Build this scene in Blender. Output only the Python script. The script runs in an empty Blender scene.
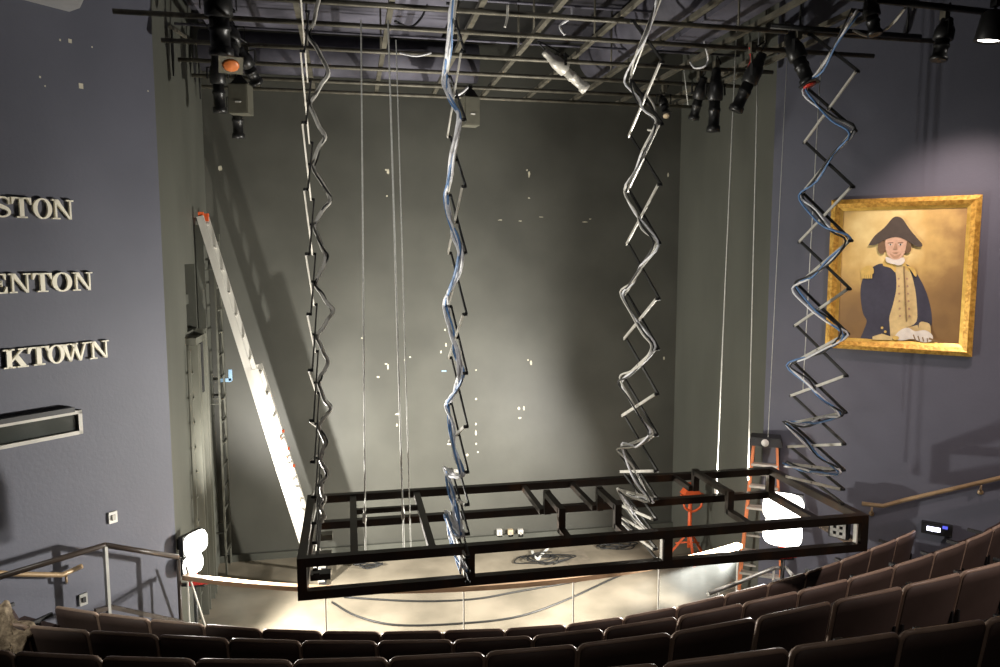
import bpy, math, random
from mathutils import Vector, Matrix, Quaternion
V = Vector
rnd = random.Random(7)
SC = bpy.context.scene
COL = SC.collection
PI = math.pi
def R(d): return math.radians(d)

# ------------------------------------------------------------------ camera
TH, PT = R(11.4), R(6.0)
CAM = V((0, 0, 4.4))
FW = V((math.sin(TH)*math.cos(PT), math.cos(TH)*math.cos(PT), -math.sin(PT)))
RT = V((math.cos(TH), -math.sin(TH), 0))
UP = RT.cross(FW)
cam = bpy.data.objects.new('camera', bpy.data.cameras.new('camera'))
COL.objects.link(cam)
cam.data.sensor_width = 36; cam.data.lens = 27
cam.matrix_world = Matrix.Translation(CAM) @ Matrix((RT, UP, -FW)).transposed().to_4x4()
cam.data.clip_end = 100
SC.camera = cam

# measured points of the place: where the sight line through a measured spot meets a known plane
def ray(x, y): return FW*750 + RT*(x-500) - UP*(y-333.5)
def atz(x, y, z): r = ray(x, y); return CAM + r*((z-CAM.z)/r.z)
def atY(x, y, Y): r = ray(x, y); return CAM + r*(Y/r.y)
def atX(x, y, X): r = ray(x, y); return CAM + r*(X/r.x)
def atP(x, y, p, n): r = ray(x, y); return CAM + r*((p-CAM).dot(n)/r.dot(n))

XL, XR, YB, YP = -1.893, 5.055, 11.0, 8.38      # stage box
ZC = 7.5                                        # ceiling
LN = V((1, -1, 0)).normalized(); LU = V((1, 1, 0)).normalized()      # left splayed wall: normal, direction to the right as seen
RN = V((-1, -1, 0)).normalized(); RU = V((1, -1, 0)).normalized()
LP, RP = V((XL, YP, 0)), V((XR, YP, 0))
def onL(x, y, off=0): return atP(x, y, LP + LN*off, LN)
def onR(x, y, off=0): return atP(x, y, RP + RN*off, RN)

# ------------------------------------------------------------------ materials
MATS = {}
def mat(name, col, rough=.6, metal=0, col2=None, scale=4, bump=0, bscale=60, stretch=None, emit=None, estr=0, detail=4, spec=.5, lo=.35, hi=.65):
    m = bpy.data.materials.new(name); m.use_nodes = True
    nt = m.node_tree; b = nt.nodes['Principled BSDF']
    b.inputs['Base Color'].default_value = (*col, 1)
    b.inputs['Roughness'].default_value = rough; b.inputs['Metallic'].default_value = metal
    b.inputs['Specular IOR Level'].default_value = spec
    tc = nt.nodes.new('ShaderNodeTexCoord'); src = tc.outputs['Object']
    if stretch:
        mp = nt.nodes.new('ShaderNodeMapping'); mp.inputs['Scale'].default_value = stretch
        nt.links.new(src, mp.inputs['Vector']); src = mp.outputs['Vector']
    n = nt.nodes.new('ShaderNodeTexNoise'); n.inputs['Scale'].default_value = scale; n.inputs['Detail'].default_value = detail
    nt.links.new(src, n.inputs['Vector'])
    cr = nt.nodes.new('ShaderNodeValToRGB')
    c2 = col2 or tuple(c*.8 for c in col)
    cr.color_ramp.elements[0].color = (*c2, 1); cr.color_ramp.elements[1].color = (*col, 1)
    cr.color_ramp.elements[0].position = lo; cr.color_ramp.elements[1].position = hi
    nt.links.new(n.outputs['Fac'], cr.inputs['Fac']); nt.links.new(cr.outputs['Color'], b.inputs['Base Color'])
    if bump:
        n2 = nt.nodes.new('ShaderNodeTexNoise'); n2.inputs['Scale'].default_value = bscale
        nt.links.new(src, n2.inputs['Vector'])
        bp = nt.nodes.new('ShaderNodeBump'); bp.inputs['Strength'].default_value = bump; bp.inputs['Distance'].default_value = .01
        nt.links.new(n2.outputs['Fac'], bp.inputs['Height']); nt.links.new(bp.outputs['Normal'], b.inputs['Normal'])
    if emit:
        b.inputs['Emission Color'].default_value = (*emit, 1); b.inputs['Emission Strength'].default_value = estr
    MATS[name] = m
    return m

M_back = mat('stage_green_black_paint', (.078, .078, .066), .5, col2=(.058, .058, .049), scale=1.1, bump=.1, bscale=12, spec=.4)
M_ret = mat('return_wall_paint', (.085, .087, .072), .55, col2=(.066, .068, .056), scale=1.5, bump=.1, bscale=10, stretch=(1, 1, .3))
M_blue = mat('slate_blue_wall_paint', (.098, .101, .131), .6, col2=(.086, .089, .116), scale=1.2, bump=.12, bscale=30)
M_dark = mat('dark_ceiling_paint', (.045, .043, .055), .8, scale=2)
M_lav = mat('lavender_grey_panel', (.13, .126, .16), .7, col2=(.04, .038, .05), scale=1.6)
M_soffit = mat('pale_soffit', (.3, .3, .31), .7, scale=2)
M_floor = mat('stage_floor_concrete', (.33, .285, .215), .55, col2=(.2, .173, .128), scale=1.6, bump=.08, bscale=20, detail=8)
M_tier = mat('dark_carpet', (.03, .028, .03), .95, scale=60, bump=.3, bscale=300)
M_steel = mat('black_brown_steel', (.022, .016, .012), .42, .5, col2=(.045, .022, .01), scale=5, lo=.3, hi=.5)
M_blk = mat('black_metal_and_shaded_bar', (.012, .012, .012), .45, .3, scale=20)  # also colours the scissor bars that lie unlit
M_alu = mat('aluminium_and_lit_bar', (.62, .6, .54), .4, .2, col2=(.52, .5, .45), scale=15)  # also colours scissor bars and post faces that catch lamplight
M_pipe = mat('grid_pipe_steel', (.16, .148, .115), .5, .3, col2=(.09, .082, .062), scale=8)
M_cabw = mat('white_cable', (.86, .86, .88), .5, scale=30)
M_cabb = mat('blue_cable', (.12, .25, .5), .5, scale=30)
M_cabg = mat('grey_cable', (.62, .6, .54), .5, scale=30)
M_cabk = mat('black_cable', (.015, .015, .015), .5, scale=30)
M_wire = mat('wire_rope', (.8, .8, .74), .5, .0, scale=40)
M_lad = mat('ladder_aluminium', (.68, .66, .6), .42, .45, col2=(.55, .53, .48), scale=6, stretch=(1, 1, .2))
M_or = mat('orange_enamel', (.75, .12, .03), .45, scale=9)
M_fib = mat('orange_fibreglass', (.78, .25, .10), .5, scale=9)
M_plk = mat('black_plastic', (.015, .015, .016), .5, scale=20)
M_fix = mat('black_fixture_enamel', (.018, .018, .018), .38, .2, scale=14)
M_grey = mat('grey_box_paint', (.16, .155, .12), .5, .2, scale=8)
M_brown = mat('brown_seat_shell', (.085, .058, .049), .6, col2=(.066, .044, .036), scale=4, bump=.03, bscale=120)
M_litrim = mat('lit_seat_edge', (.42, .31, .24), .4, col2=(.36, .26, .2), scale=12)  # pale tone paints the lamp highlight along the seat edges
M_fab = mat('dark_seat_fabric', (.04, .022, .02), .9, scale=80, bump=.3, bscale=300)
M_glasscap = mat('barrier_cap_wood', (.68, .47, .31), .35, col2=(.55, .35, .21), scale=3, stretch=(.4, .4, 6))
M_pole = mat('handrail_brass_wood', (.36, .25, .14), .35, .2, scale=6)
M_rail = mat('dark_handrail', (.05, .036, .028), .4, scale=6)
M_post = mat('grey_steel_post', (.4, .4, .38), .4, .5, scale=6)
M_cream = mat('cream_letter', (.92, .87, .72), .5, scale=6, col2=(.88, .83, .68))
M_white = mat('white_plate', (.75, .73, .68), .45, scale=6)
M_tan = mat('tan_plate', (.62, .5, .33), .45, scale=6)
M_gold = mat('gilt_frame', (.85, .52, .11), .36, .35, col2=(.5, .25, .04), scale=26, bump=.5, bscale=45)
M_gilt2 = mat('gilt_slip', (.85, .58, .14), .35, .5, col2=(.65, .4, .08), scale=14)
M_red = mat('red_enamel', (.6, .03, .025), .4, scale=9)
M_orgel = mat('orange_gel', (.9, .25, .06), .4, scale=9)
M_redgel = mat('red_gel', (.75, .05, .03), .4, scale=9)
M_coat = mat('tan_fleece', (.45, .36, .25), .95, col2=(.16, .12, .08), scale=22, bump=1, bscale=60)
M_tape = mat('white_tape', (.8, .8, .75), .6, scale=20)
M_btape = mat('blue_tape', (.3, .5, .72), .6, scale=20)
M_chip = mat('chipped_paint', (.62, .58, .45), .7, scale=20)
M_scuff = mat('dark_scuff', (.055, .05, .042), .7, scale=9)
M_patch = mat('dark_floor_patch', (.17, .15, .115), .6, col2=(.26, .22, .165), scale=7)
M_lamp = mat('hot_lamp_glass', (1, 1, 1), .4, emit=(1, .97, .88), estr=7)
M_can = mat('can_lamp_glass', (1, 1, 1), .4, emit=(1, .93, .85), estr=14)
M_led = mat('cool_white_led', (1, 1, 1), .4, emit=(.75, .75, 1), estr=6)
M_ledb = mat('blue_led', (.1, .1, .5), .4, emit=(.06, .08, .6), estr=1.2)
M_slot = mat('slot_window_frame', (.42, .4, .36), .5, .2, scale=6)
M_chan = mat('grey_green_steel', (.13, .13, .105), .55, .2, col2=(.08, .08, .062), scale=5, stretch=(1, 1, .3))

def glass(name, col, rough, fac):
    m = bpy.data.materials.new(name); m.use_nodes = True; nt = m.node_tree
    b = nt.nodes['Principled BSDF']; out = nt.nodes['Material Output']
    b.inputs['Base Color'].default_value = (*col, 1); b.inputs['Roughness'].default_value = rough
    t = nt.nodes.new('ShaderNodeBsdfTransparent'); mx = nt.nodes.new('ShaderNodeMixShader')
    n = nt.nodes.new('ShaderNodeTexNoise'); n.inputs['Scale'].default_value = 2.5
    tc = nt.nodes.new('ShaderNodeTexCoord'); nt.links.new(tc.outputs['Object'], n.inputs['Vector'])
    mt = nt.nodes.new('ShaderNodeMath'); mt.operation = 'MULTIPLY'; mt.inputs[1].default_value = fac*2
    nt.links.new(n.outputs['Fac'], mt.inputs[0]); nt.links.new(mt.outputs[0], mx.inputs['Fac'])
    nt.links.new(t.outputs[0], mx.inputs[1]); nt.links.new(b.outputs[0], mx.inputs[2])
    nt.links.new(mx.outputs[0], out.inputs['Surface'])
    return m
M_glass = glass('barrier_glass', (.75, .8, .78), .08, .05)
M_dglass = mat('dark_window_glass', (.035, .04, .034), .12, spec=.9, scale=3)

# ------------------------------------------------------------------ mesh builder
class MB:
    def __init__(s): s.v = []; s.f = []; s.sm = []; s.mi = []; s.cur = 0
    def add(s, vs, fs, smooth=False):
        o = len(s.v); s.v += [V(p) for p in vs]
        for f in fs: s.f.append([i+o for i in f]); s.sm.append(smooth); s.mi.append(s.cur)
    def hexa(s, P):       # 8 corners: bottom 4 ccw, top 4 ccw
        s.add(P, [(3, 2, 1, 0), (4, 5, 6, 7), (0, 1, 5, 4), (1, 2, 6, 5), (2, 3, 7, 6), (3, 0, 4, 7)])
        return s
    def box(s, c, size, ax=None):
        c = V(c); X, Y, Z = ax or (V((1, 0, 0)), V((0, 1, 0)), V((0, 0, 1)))
        a, b, d = X*size[0]/2, Y*size[1]/2, Z*size[2]/2
        return s.hexa([c-a-b-d, c+a-b-d, c+a+b-d, c-a+b-d, c-a-b+d, c+a-b+d, c+a+b+d, c-a+b+d])
    def beam(s, p, q, w, h, up=(0, 0, 1)):
        p, q = V(p), V(q); z = (q-p).normalized(); u = V(up)
        x = z.cross(u)
        if x.length < 1e-4: x = z.cross(V((1, 0, 0)))
        x.normalize(); y = x.cross(z)
        return s.box((p+q)/2, (w, h, (q-p).length), (x, y, z))
    def tube(s, pts, r, n=8, cap=True):
        pts = [V(p) for p in pts]; rs = r if isinstance(r, (list, tuple)) else [r]*len(pts)
        t0 = (pts[1]-pts[0]).normalized(); a = t0.orthogonal().normalized(); vs = []; prev = t0
        for i, p in enumerate(pts):
            t = (pts[min(i+1, len(pts)-1)]-pts[max(i-1, 0)])
            t = t.normalized() if t.length > 1e-9 else prev
            a = prev.rotation_difference(t) @ a; a = (a - t*a.dot(t)).normalized(); prev = t
            b = t.cross(a)
            for k in range(n):
                g = 2*PI*k/n; vs.append(p + (a*math.cos(g)+b*math.sin(g))*rs[i])
        fs = [(i*n+k, i*n+(k+1) % n, (i+1)*n+(k+1) % n, (i+1)*n+k) for i in range(len(pts)-1) for k in range(n)]
        s.add(vs, fs, True)
        if cap:
            o = len(s.v)-len(vs); m = len(vs)
            s.f.append([o+k for k in range(n)][::-1]); s.sm.append(False); s.mi.append(s.cur)
            s.f.append([o+m-n+k for k in range(n)]); s.sm.append(False); s.mi.append(s.cur)
        return s
    def cyl(s, p, q, r, r2=None, n=14): return s.tube([p, q], [r, r if r2 is None else r2], n)
    def lathe(s, o, ax, prof, n=16):       # prof: (distance along axis, radius)
        o, ax = V(o), V(ax).normalized()
        a = ax.orthogonal().normalized(); b = ax.cross(a); vs = []
        for t, r in prof:
            for k in range(n):
                g = 2*PI*k/n; vs.append(o + ax*t + (a*math.cos(g)+b*math.sin(g))*r)
        fs = [(i*n+k, i*n+(k+1) % n, (i+1)*n+(k+1) % n, (i+1)*n+k) for i in range(len(prof)-1) for k in range(n)]
        s.add(vs, fs, True); return s
    def prism(s, poly, o, u, v, n, depth):  # 2d polygon extruded from plane o,u,v along n
        o, u, v, n = V(o), V(u), V(v), V(n); k = len(poly)
        A = [o+u*x+v*y for x, y in poly]; B = [p+n*depth for p in A]
        s.add(A+B, [tuple(range(k))[::-1], tuple(range(k, 2*k))] + [(i, (i+1) % k, k+(i+1) % k, k+i) for i in range(k)])
        return s
    def build(s, name, m, parent=None, local=False):
        off = V((0, 0, 0))
        if parent is not None and not local:
            q = parent
            while q is not None: off += q.location; q = q.parent
        me = bpy.data.meshes.new(name)
        me.from_pydata([p-off for p in s.v], [], s.f)
        for k in (m if isinstance(m, (list, tuple)) else [m]): me.materials.append(k)
        me.polygons.foreach_set('use_smooth', s.sm); me.polygons.foreach_set('material_index', s.mi)
        me.update()
        import bmesh as _b
        bm = _b.new(); bm.from_mesh(me); _b.ops.recalc_face_normals(bm, faces=bm.faces); bm.to_mesh(me); bm.free()
        o = bpy.data.objects.new(name, me); COL.objects.link(o)
        if parent is not None: o.parent = parent
        return o
def catmull(P, n=6):
    P = [V(p) for p in P]; out = []
    for i in range(len(P)-1):
        p0, p1, p2, p3 = P[max(i-1, 0)], P[i], P[i+1], P[min(i+2, len(P)-1)]
        for k in range(n):
            t = k/n
            out.append(.5*((2*p1)+(p2-p0)*t+(2*p0-5*p1+4*p2-p3)*t*t+(3*p1-p0-3*p2+p3)*t**3))
    out.append(P[-1]); return out
def tag(o, label, cat, group=None):
    o['label'] = label; o['category'] = cat
    if group: o['group'] = group
    return o
def thing(name, loc, label, cat, group=None):
    o = bpy.data.objects.new(name, None); COL.objects.link(o); o.location = V(loc); o.empty_display_size = .1
    return tag(o, label, cat, group)
def struct(mb, name, m):
    o = mb.build(name, m); o['kind'] = 'structure'; return o
Z = V((0, 0, 1))

# ------------------------------------------------------------------ the room
struct(MB().box((1.6, 4, -.1), (30, 22, .2)), 'floor', M_floor)
wall_back = struct(MB().box(((XL+XR)/2, YB+.1, ZC/2), (XR-XL+.8, .2, ZC)), 'wall_back', M_back)
# left return wall with a recess in it
na, nb = atX(186, 300, XL).y, atX(196, 300, XL).y
nz0, nz1 = atX(190, 331, XL).z, atX(190, 264, XL).z
w = MB(); T = .25
for y0, y1, z0, z1 in ((YP, na, 0, ZC), (nb, YB, 0, ZC), (na, nb, 0, nz0), (na, nb, nz1, ZC)):
    w.box((XL-T/2, (y0+y1)/2, (z0+z1)/2), (T, y1-y0, z1-z0))
w.box((XL-T-.02, (na+nb)/2, (nz0+nz1)/2), (.04, nb-na, nz1-nz0))
w.box((XL-.12, (na+nb)/2, nz0+(nz1-nz0)*.45), (.06, nb-na, .12))
struct(w, 'wall_left_return', M_ret)
struct(MB().box((XR+T/2, (YP+YB)/2, ZC/2), (T, YB-YP, ZC)), 'wall_right_return', M_ret)
def splay(P, U, N, name):
    L = 13.0
    c = P + U*(L/2) - N*.12 + Z*(ZC/2)
    return struct(MB().box(c, (L, .24, ZC), (U, N, Z)), name, M_blue)
splay(LP, -LU, LN, 'wall_left'); splay(RP, RU, RN, 'wall_right')
struct(MB().box((1.6, -4.1, ZC/2), (26, .2, ZC)), 'wall_rear', M_blue)
struct(MB().box((1.6, 4, ZC+.1), (30, 22, .2)), 'ceiling', M_dark)
struct(MB().box(((XL+XR)/2, YB-.03, .05), (XR-XL, .06, .1)), 'baseboard_back', M_ret)
sp = [atz(x, y, 6.62) for x, y in ((-60, -12), (0, 3), (58, 16), (80, 8), (90, -14), (40, -60))]
m_ = MB(); m_.add(sp+[p+Z*(ZC-6.62) for p in sp], [tuple(range(6)), tuple(range(6, 12))]+[(i, (i+1) % 6, 6+(i+1) % 6, 6+i) for i in range(6)])
struct(m_, 'trim_1', M_soffit)

# tiers that carry the seating rows
AC = V((1.8, 14.4, 0))
RAD = [8.57, 9.66, 10.65, 11.77]
TOP = [1.38, 1.85, 2.29, 2.80]
def pol(r, a): return V((AC.x+r*math.sin(R(a)), AC.y-r*math.cos(R(a)), 0))
def arc_slab(r0, r1, a0, a1, z0, z1, n=40):
    m = MB(); vs = []
    for i in range(n+1):
        a = a0+(a1-a0)*i/n
        vs += [pol(r0, a)+Z*z0, pol(r1, a)+Z*z0, pol(r1, a)+Z*z1, pol(r0, a)+Z*z1]
    fs = [(4*i+k, 4*i+(k+1) % 4, 4*i+4+(k+1) % 4, 4*i+4+k) for i in range(n) for k in range(4)]
    m.add(vs, fs+[(0, 1, 2, 3), (4*n+3, 4*n+2, 4*n+1, 4*n)]); return m
tier_r = [8.18] + [(RAD[i]+.28) for i in range(3)] + [12.1]
FZ = [t-.86 for t in TOP]
for i in range(4):
    aa = 33.5 if i == 0 else 34-2*i
    struct(arc_slab(tier_r[i], tier_r[i+1], -aa, aa, -.02, FZ[i]), 'floor_tier', M_tier)

# ------------------------------------------------------------------ ceiling equipment
ob = MB()
ob.box((-.2, 8.6, 7.3), (2.9, 3.2, .16)); ob.build('ceiling_panel', M_lav)
tag(bpy.data.objects['ceiling_panel'], 'wide lavender-grey panel above the left half of the pipe grid', 'panel')
tag(MB().lathe((.2, 10.55, 7.02), (1, 0, 0), [(-2, .0), (-2, .26), (1.6, .26), (1.6, 0)], 18).build('air_duct', M_lav),
    'grey round duct running along top of the back wall', 'duct')
tag(MB().lathe((3.55, 7.3, 7.15), (0, 1, 0), [(0, 0), (0, .3), (3.2, .3), (3.2, 0)], 18).build('air_duct', M_lav),
    'lavender round duct running front to back above the right of the pipe grid', 'duct')
tag(MB().box((4.35, 8.2, 7.25), (.5, 3.2, .3)).build('air_duct', M_lav), 'square lavender duct above the hanging lights on the right', 'duct')
tag(MB().box((2.15, 7.1, 7.28), (1.3, .5, .25)).build('ceiling_panel', M_lav), 'small pale panel overhead between second and third hanging scissor arms', 'panel')
tag(MB().box((1.95, 9.5, 7.38), (1.25, 1.9, .2)).build('vent_hood', M_fix), 'black square opening above the middle of the pipe grid', 'vent')

GZ = 6.55
grid = thing('lighting_grid', (1.6, 8.5, GZ), 'steel pipe grid hanging under the ceiling over the stage', 'grid')
PY = [atz(500, y, GZ).y for y in (13, 34, 58, 75, 89, 99)]
for i, y in enumerate(PY):
    x0, x1 = (-2.05, 5.9) if i == 0 else (-2.0, 5.65) if i == 1 else (-1.8, 4.98)
    MB().cyl((x0, y, GZ), (x1, y, GZ), .024, n=10).build('pipe', M_pipe, grid)
for k, (x, y0, y1) in enumerate(((-1.1, 6.5, 10.6), (-.4, 6.3, 10.6), (.42, 6.3, 10.7), (1.2, 6.2, 10.7), (1.88, 6.2, 10.7), (2.52, 6.2, 10.7), (3.2, 6.2, 10.7), (3.9, 6.0, 10.7), (4.55, 6.3, 10.6), (4.78, 6.3, 10.6))):
    MB().beam((x, y0, GZ+.05), (x, y1, GZ+.05), .05, .045).build('cross_strut', M_pipe, grid)
for x, y in ((-1.1, 7.2), (.42, 7.2), (.42, 9.0), (1.88, 8.3), (2.52, 7.6), (1.2, 8.2), (3.2, 9.0), (3.9, 7.2), (1.88, 7.6), (-.4, 9.0), (4.78, 8.2)):
    MB().cyl((x, y, GZ+.05), (x, y, ZC-.13 if x > 1.5 else 7.25), .011, n=8).build('hanger_rod', M_pipe, grid)
# thin conduits above the grid
for i, (y, z, x0, x1, lb) in enumerate(((7.75, 6.95, -1.8, 3.2, 'thin grey conduit above the front pipes of the grid'), (9.0, 6.9, -1.8, 4.9, 'thin grey conduit above the rear pipes of the grid'))):
    tag(MB().cyl((x0, y, z), (x1, y, z), .015, n=8).build('conduit', M_lav), lb, 'conduit')
side_pipe = thing('lighting_pipe', atz(930, 8, 6.6), 'black pipe over right wall carrying the lit can light', 'pipe')
MB().cyl(atz(840, -4, 6.6), atz(1080, 22, 6.6), .03).build('pipe', M_fix, side_pipe)
for x in (913, 1003): 
    q = atz(x, 2+(x-840)*.108, 6.6); MB().cyl(q, q+Z*(ZC-6.6), .012).build('hanger_rod', M_fix, side_pipe)
side2 = thing('lighting_pipe', atz(860, 33, 6.5), 'short black pipe ending beside right wall below the can light pipe', 'pipe')
MB().cyl(atz(770, 26, 6.5), atz(920, 37, 6.5), .026).build('pipe', M_fix, side2)
q = atz(907, 36, 6.5); MB().cyl(q, q+Z*.45, .01).build('hanger_rod', M_fix, side2)
q = atz(800, 28, 6.5); MB().cyl(q, q+Z*.45, .01).build('hanger_rod', M_fix, side2)

# loose cables lying in and hanging from the grid
def loose(name, px, zs, r, m, label, cat='cable'):
    P = [atz(x, y, z) for (x, y), z in zip(px, zs)]
    return tag(MB().tube(catmull(P, 6), r, 6).build(name, m), label, cat)
loose('cable', [(395, 21), (410, 27), (421, 18), (427, 5)], [6.6, 6.62, 6.75, 7.1], .012, M_cabk, 'black cable looping up above grid between first two scissor arms')
loose('cable', [(400, 53), (416, 56), (431, 53)], [6.53, 6.46, 6.53], .01, M_cabw, 'pale cable sagging under a grid pipe left of blue bundle')
loose('cable', [(565, 35), (560, 26), (571, 17), (572, 8)], [6.5, 6.58, 6.66, 6.8], .012, M_cabw, 'white cable curving over grid above the silver spotlight')
loose('cable', [(690, 62), (695, 68), (705, 66), (708, 58), (704, 42)], [6.5, 6.42, 6.42, 6.5, 6.58], .01, M_cabw, 'white cable hooked on grid left of the hanging black spotlights')
loose('cable', [(853, 30), (870, 36), (890, 26), (905, 8)], [6.5, 6.42, 6.5, 6.58], .014, M_cabg, 'grey cable drooping between two black pipes at upper right')
loose('cable', [(508, 4), (507, 18), (505, 27)], [6.56, 6.45, 6.36], .01, M_cabg, 'short rope end hanging from grid right of blue bundle')
loose('cable', [(648, 130), (656, 128), (655, 108), (648, 96)], [5.6, 5.6, 5.9, 6.1], .011, M_cabg, 'grey cable hooked by the top of third scissor arm')
loose('cable', [(445, 86), (452, 95), (460, 94), (468, 87)], [6.45, 6.36, 6.36, 6.45], .014, M_cabw, 'white cable curling into the top of the small grey speaker')

# ------------------------------------------------------------------ scissor arms and their cable bundles
def scissor(X, yn, yf, zs, label, loclbl):
    ymid = (yn+yf)/2; half = abs(yn-yf)/2
    L = .86; nodes = []
    for i, z in enumerate(zs):
        hs = []
        if i > 0: hs.append(zs[i-1]-z)
        if i < len(zs)-1: hs.append(z-zs[i+1])
        h = sum(hs)/len(hs); wd = math.sqrt(max(L*L-h*h, .05))*half/.325
        nodes.append((V((X, ymid-wd/2, z)), V((X, ymid+wd/2, z))))
    t = thing('scissor_arm', (X, ymid, zs[-1]), label, 'scissor arm')
    off = V((.014, 0, 0))
    for i in range(len(zs)-1):
        n0, f0 = nodes[i]; n1, f1 = nodes[i+1]  # lamplight put into the colour: one set of bars pale, the other black
        MB().beam(n0-off, f1-off, .012, .025, (0, 0, 1)).build('lit_bar', M_alu, t)['label'] = 'pale bar coloured as lit'
        MB().beam(f0+off, n1+off, .012, .025, (0, 0, 1)).build('shaded_bar', M_blk, t)['label'] = 'black bar coloured as unlit'
    for i in range(len(zs)):
        for p in nodes[i]: MB().cyl(p-V((.02, 0, 0)), p+V((.02, 0, 0)), .013, n=10).build('pivot_pin', M_blk, t)
        if i < len(zs)-1:
            c = (nodes[i][0]+nodes[i+1][1])/2; MB().cyl(c-V((.02, 0, 0)), c+V((.02, 0, 0)), .011, n=10).build('pivot_pin', M_blk, t)
    return nodes
NY = [[52, 123.5, 190, 254, 313.5, 368.7, 418, 458, 492, 517, 536, 550, 562],
      [57, 124, 189, 253, 311.7, 367.8, 418, 460, 490, 517, 538, 551, 561],
      [2, 66, 126, 185.6, 243.6, 298.7, 348.5, 394, 435, 471, 499, 520, 537, 550, 560],
      [75.5, 133, 188, 241, 289, 334, 376, 413, 445, 471.6, 491, 506]]
SX = [(-.30, 5.96, 6.95), (.87, 5.72, 6.50), (2.56, 5.99, 6.64), (4.30, 5.9, 6.56)]
SL = ['leftmost scissor arm seen nearly edge-on, its grey cable bulging out in loops', 'scissor arm wrapped in blue and white cables, second from left',
      'zigzag scissor arm with bars coloured lit and shaded, third from left', 'rightmost scissor arm, hanging in front of gilt portrait']
ZS = [[atY(500, y, SX[i][1 if False else 0]).z for y in NY[i]] for i in range(4)]
for i, x in enumerate((312, 460, 656, 846)): ZS[i] = [atX(x, y, SX[i][0]).z if i else atY(x, y, SX[i][1]).z for y in NY[i]]
for i in (0, 1): ZS[i] = [6.49] + ZS[i]
ZS[3] = [min(ZS[3][0]+.5, 6.5)] + ZS[3]
ND = [scissor(*SX[i], ZS[i], SL[i], '') for i in range(4)]

def bundle(nodes, start, cols, label, bulge=0, amp=.03, seed=0, extra_top=True):
    r_ = random.Random(seed); P = []
    n = len(nodes)
    path = [nodes[i][(i+start) % 2] for i in range(n-1)]
    if bulge:
        path = []
        for i in range(n-2):
            a = (nodes[i][0]+nodes[i][1])/2; b = (nodes[i+1][0]+nodes[i+1][1])/2
            path.append(a.lerp(b, .05)+V((bulge*(1.1 if i % 2 else .85)*min(1, ((nodes[i][0]-nodes[i+1][0]).z/.45)**.8), 0, 0)))
            path.append(a.lerp(b, .55)+V((.03, 0, 0)))
    base = []
    for i in range(len(path)-1):
        a, b = path[i], path[i+1]
        base.append(a)
        for k in (.33, .66):
            sag = V((0, 0, -.035 if not bulge else 0))
            base.append(a.lerp(b, k)+sag)
    base.append(path[-1])
    t = thing('cable_bundle', base[-1], label, 'cable bundle')
    for j, (m, nm, r) in enumerate(cols):
        pts = [p + V((r_.uniform(-1, 1), r_.uniform(-1, 1), r_.uniform(-1, 1)))*amp + V((-.035 if not bulge else .0, 0, 0)) for p in base]
        MB().tube(catmull(pts, 4), r, 6).build(nm, m, t)
    return t
bundle(ND[0], 0, [(M_cabg, 'grey_cable', .017), (M_cabk, 'black_cable', .008)], 'grey and black cable looping down the leftmost scissor arm', bulge=.15, amp=.012, seed=1)
bundle(ND[1], 0, [(M_cabw, 'white_cable', .013), (M_cabb, 'blue_cable', .010), (M_cabw, 'white_cable', .012), (M_cabw, 'white_cable', .012), (M_cabb, 'blue_cable', .008)], 'thick blue and white cables zigzagging down the second scissor arm from left', amp=.026, seed=2)
bundle(ND[2], 0, [(M_cabw, 'white_cable', .010), (M_cabg, 'grey_cable', .009), (M_cabk, 'black_cable', .008)], 'thin white and grey cables winding down the third scissor arm', amp=.03, seed=3)
bundle(ND[3], 0, [(M_cabw, 'white_cable', .010), (M_cabb, 'blue_cable', .010), (M_cabk, 'black_cable', .009)], 'thin blue and white cables winding down the scissor arm before portrait', amp=.03, seed=4)
# hangers of the scissor arms up to the grid
for (X, a, b) in SX:
    pass

# ------------------------------------------------------------------ the suspended steel frame
FX0, FX1, FY0, FY1, FZ0, FZ1 = -.40, 4.52, 5.80, 7.32, 1.765, 2.03
fr = thing('steel_frame', ((FX0+FX1)/2, (FY0+FY1)/2, FZ0-.04), 'long black steel box frame hanging above the front rows', 'frame')
TB = .072
def rail(p, q, nm='rail', w=TB, h=TB, m=M_steel): return MB().beam(p, q, w, h).build(nm, m, fr)
for y, nm in ((FY0, 'front'), (FY1, 'back')):
    for z, nn in ((FZ1, 'top'), (FZ0, 'bottom')):
        rail((FX0-TB/2, y, z), (FX1+TB/2, y, z), '%s_%s_rail' % (nm, nn))
for x in (FX0, .92, 2.63, FX1):
    rail((x, FY0, FZ0+TB/2), (x, FY0, FZ1-TB/2), 'post')
for x in (FX0, FX1):
    rail((x, FY1, FZ0+TB/2), (x, FY1, FZ1-TB/2), 'post')
    for z in (FZ0, FZ1): rail((x, FY0+TB/2, z), (x, FY1-TB/2, z), 'end_rail', .07, .07)
for x in (0.0, .62): rail((x, FY0+TB/2, FZ1), (x, FY1-TB/2, FZ1), 'cross_member', .06, .05)
rail((.03, 6.88, FZ1), (.59, 6.88, FZ1), 'tie_bar', .045, .045)
for x, ym, yn, ye in ((1.76, 6.53, 6.05, 5.84), (2.27, 6.53, 6.05, 5.84), (3.42, 6.9, 6.2, 5.84)):
    m = MB(); h = .17
    m.beam((x-.045, FY1-.04, FZ1), (x-.045, ym, FZ1), .05, .05)
    m.beam((x, ym, FZ1-.02), (x, ym, FZ1+h+.03), .06, .06, (0, 1, 0))
    m.beam((x, ym, FZ1+h), (x, yn, FZ1+h), .06, .05)
    m.beam((x, yn, FZ1+h+.03), (x, yn, FZ1-.02), .06, .06, (0, 1, 0))
    m.beam((x, yn, FZ1), (x, ye, FZ1), .06, .05)
    m.build('stepped_bracket', M_steel, fr)
for x, m_x in ((FX0+.05, 1), (.96, 1), (2.67, 1)):
    pass
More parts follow.
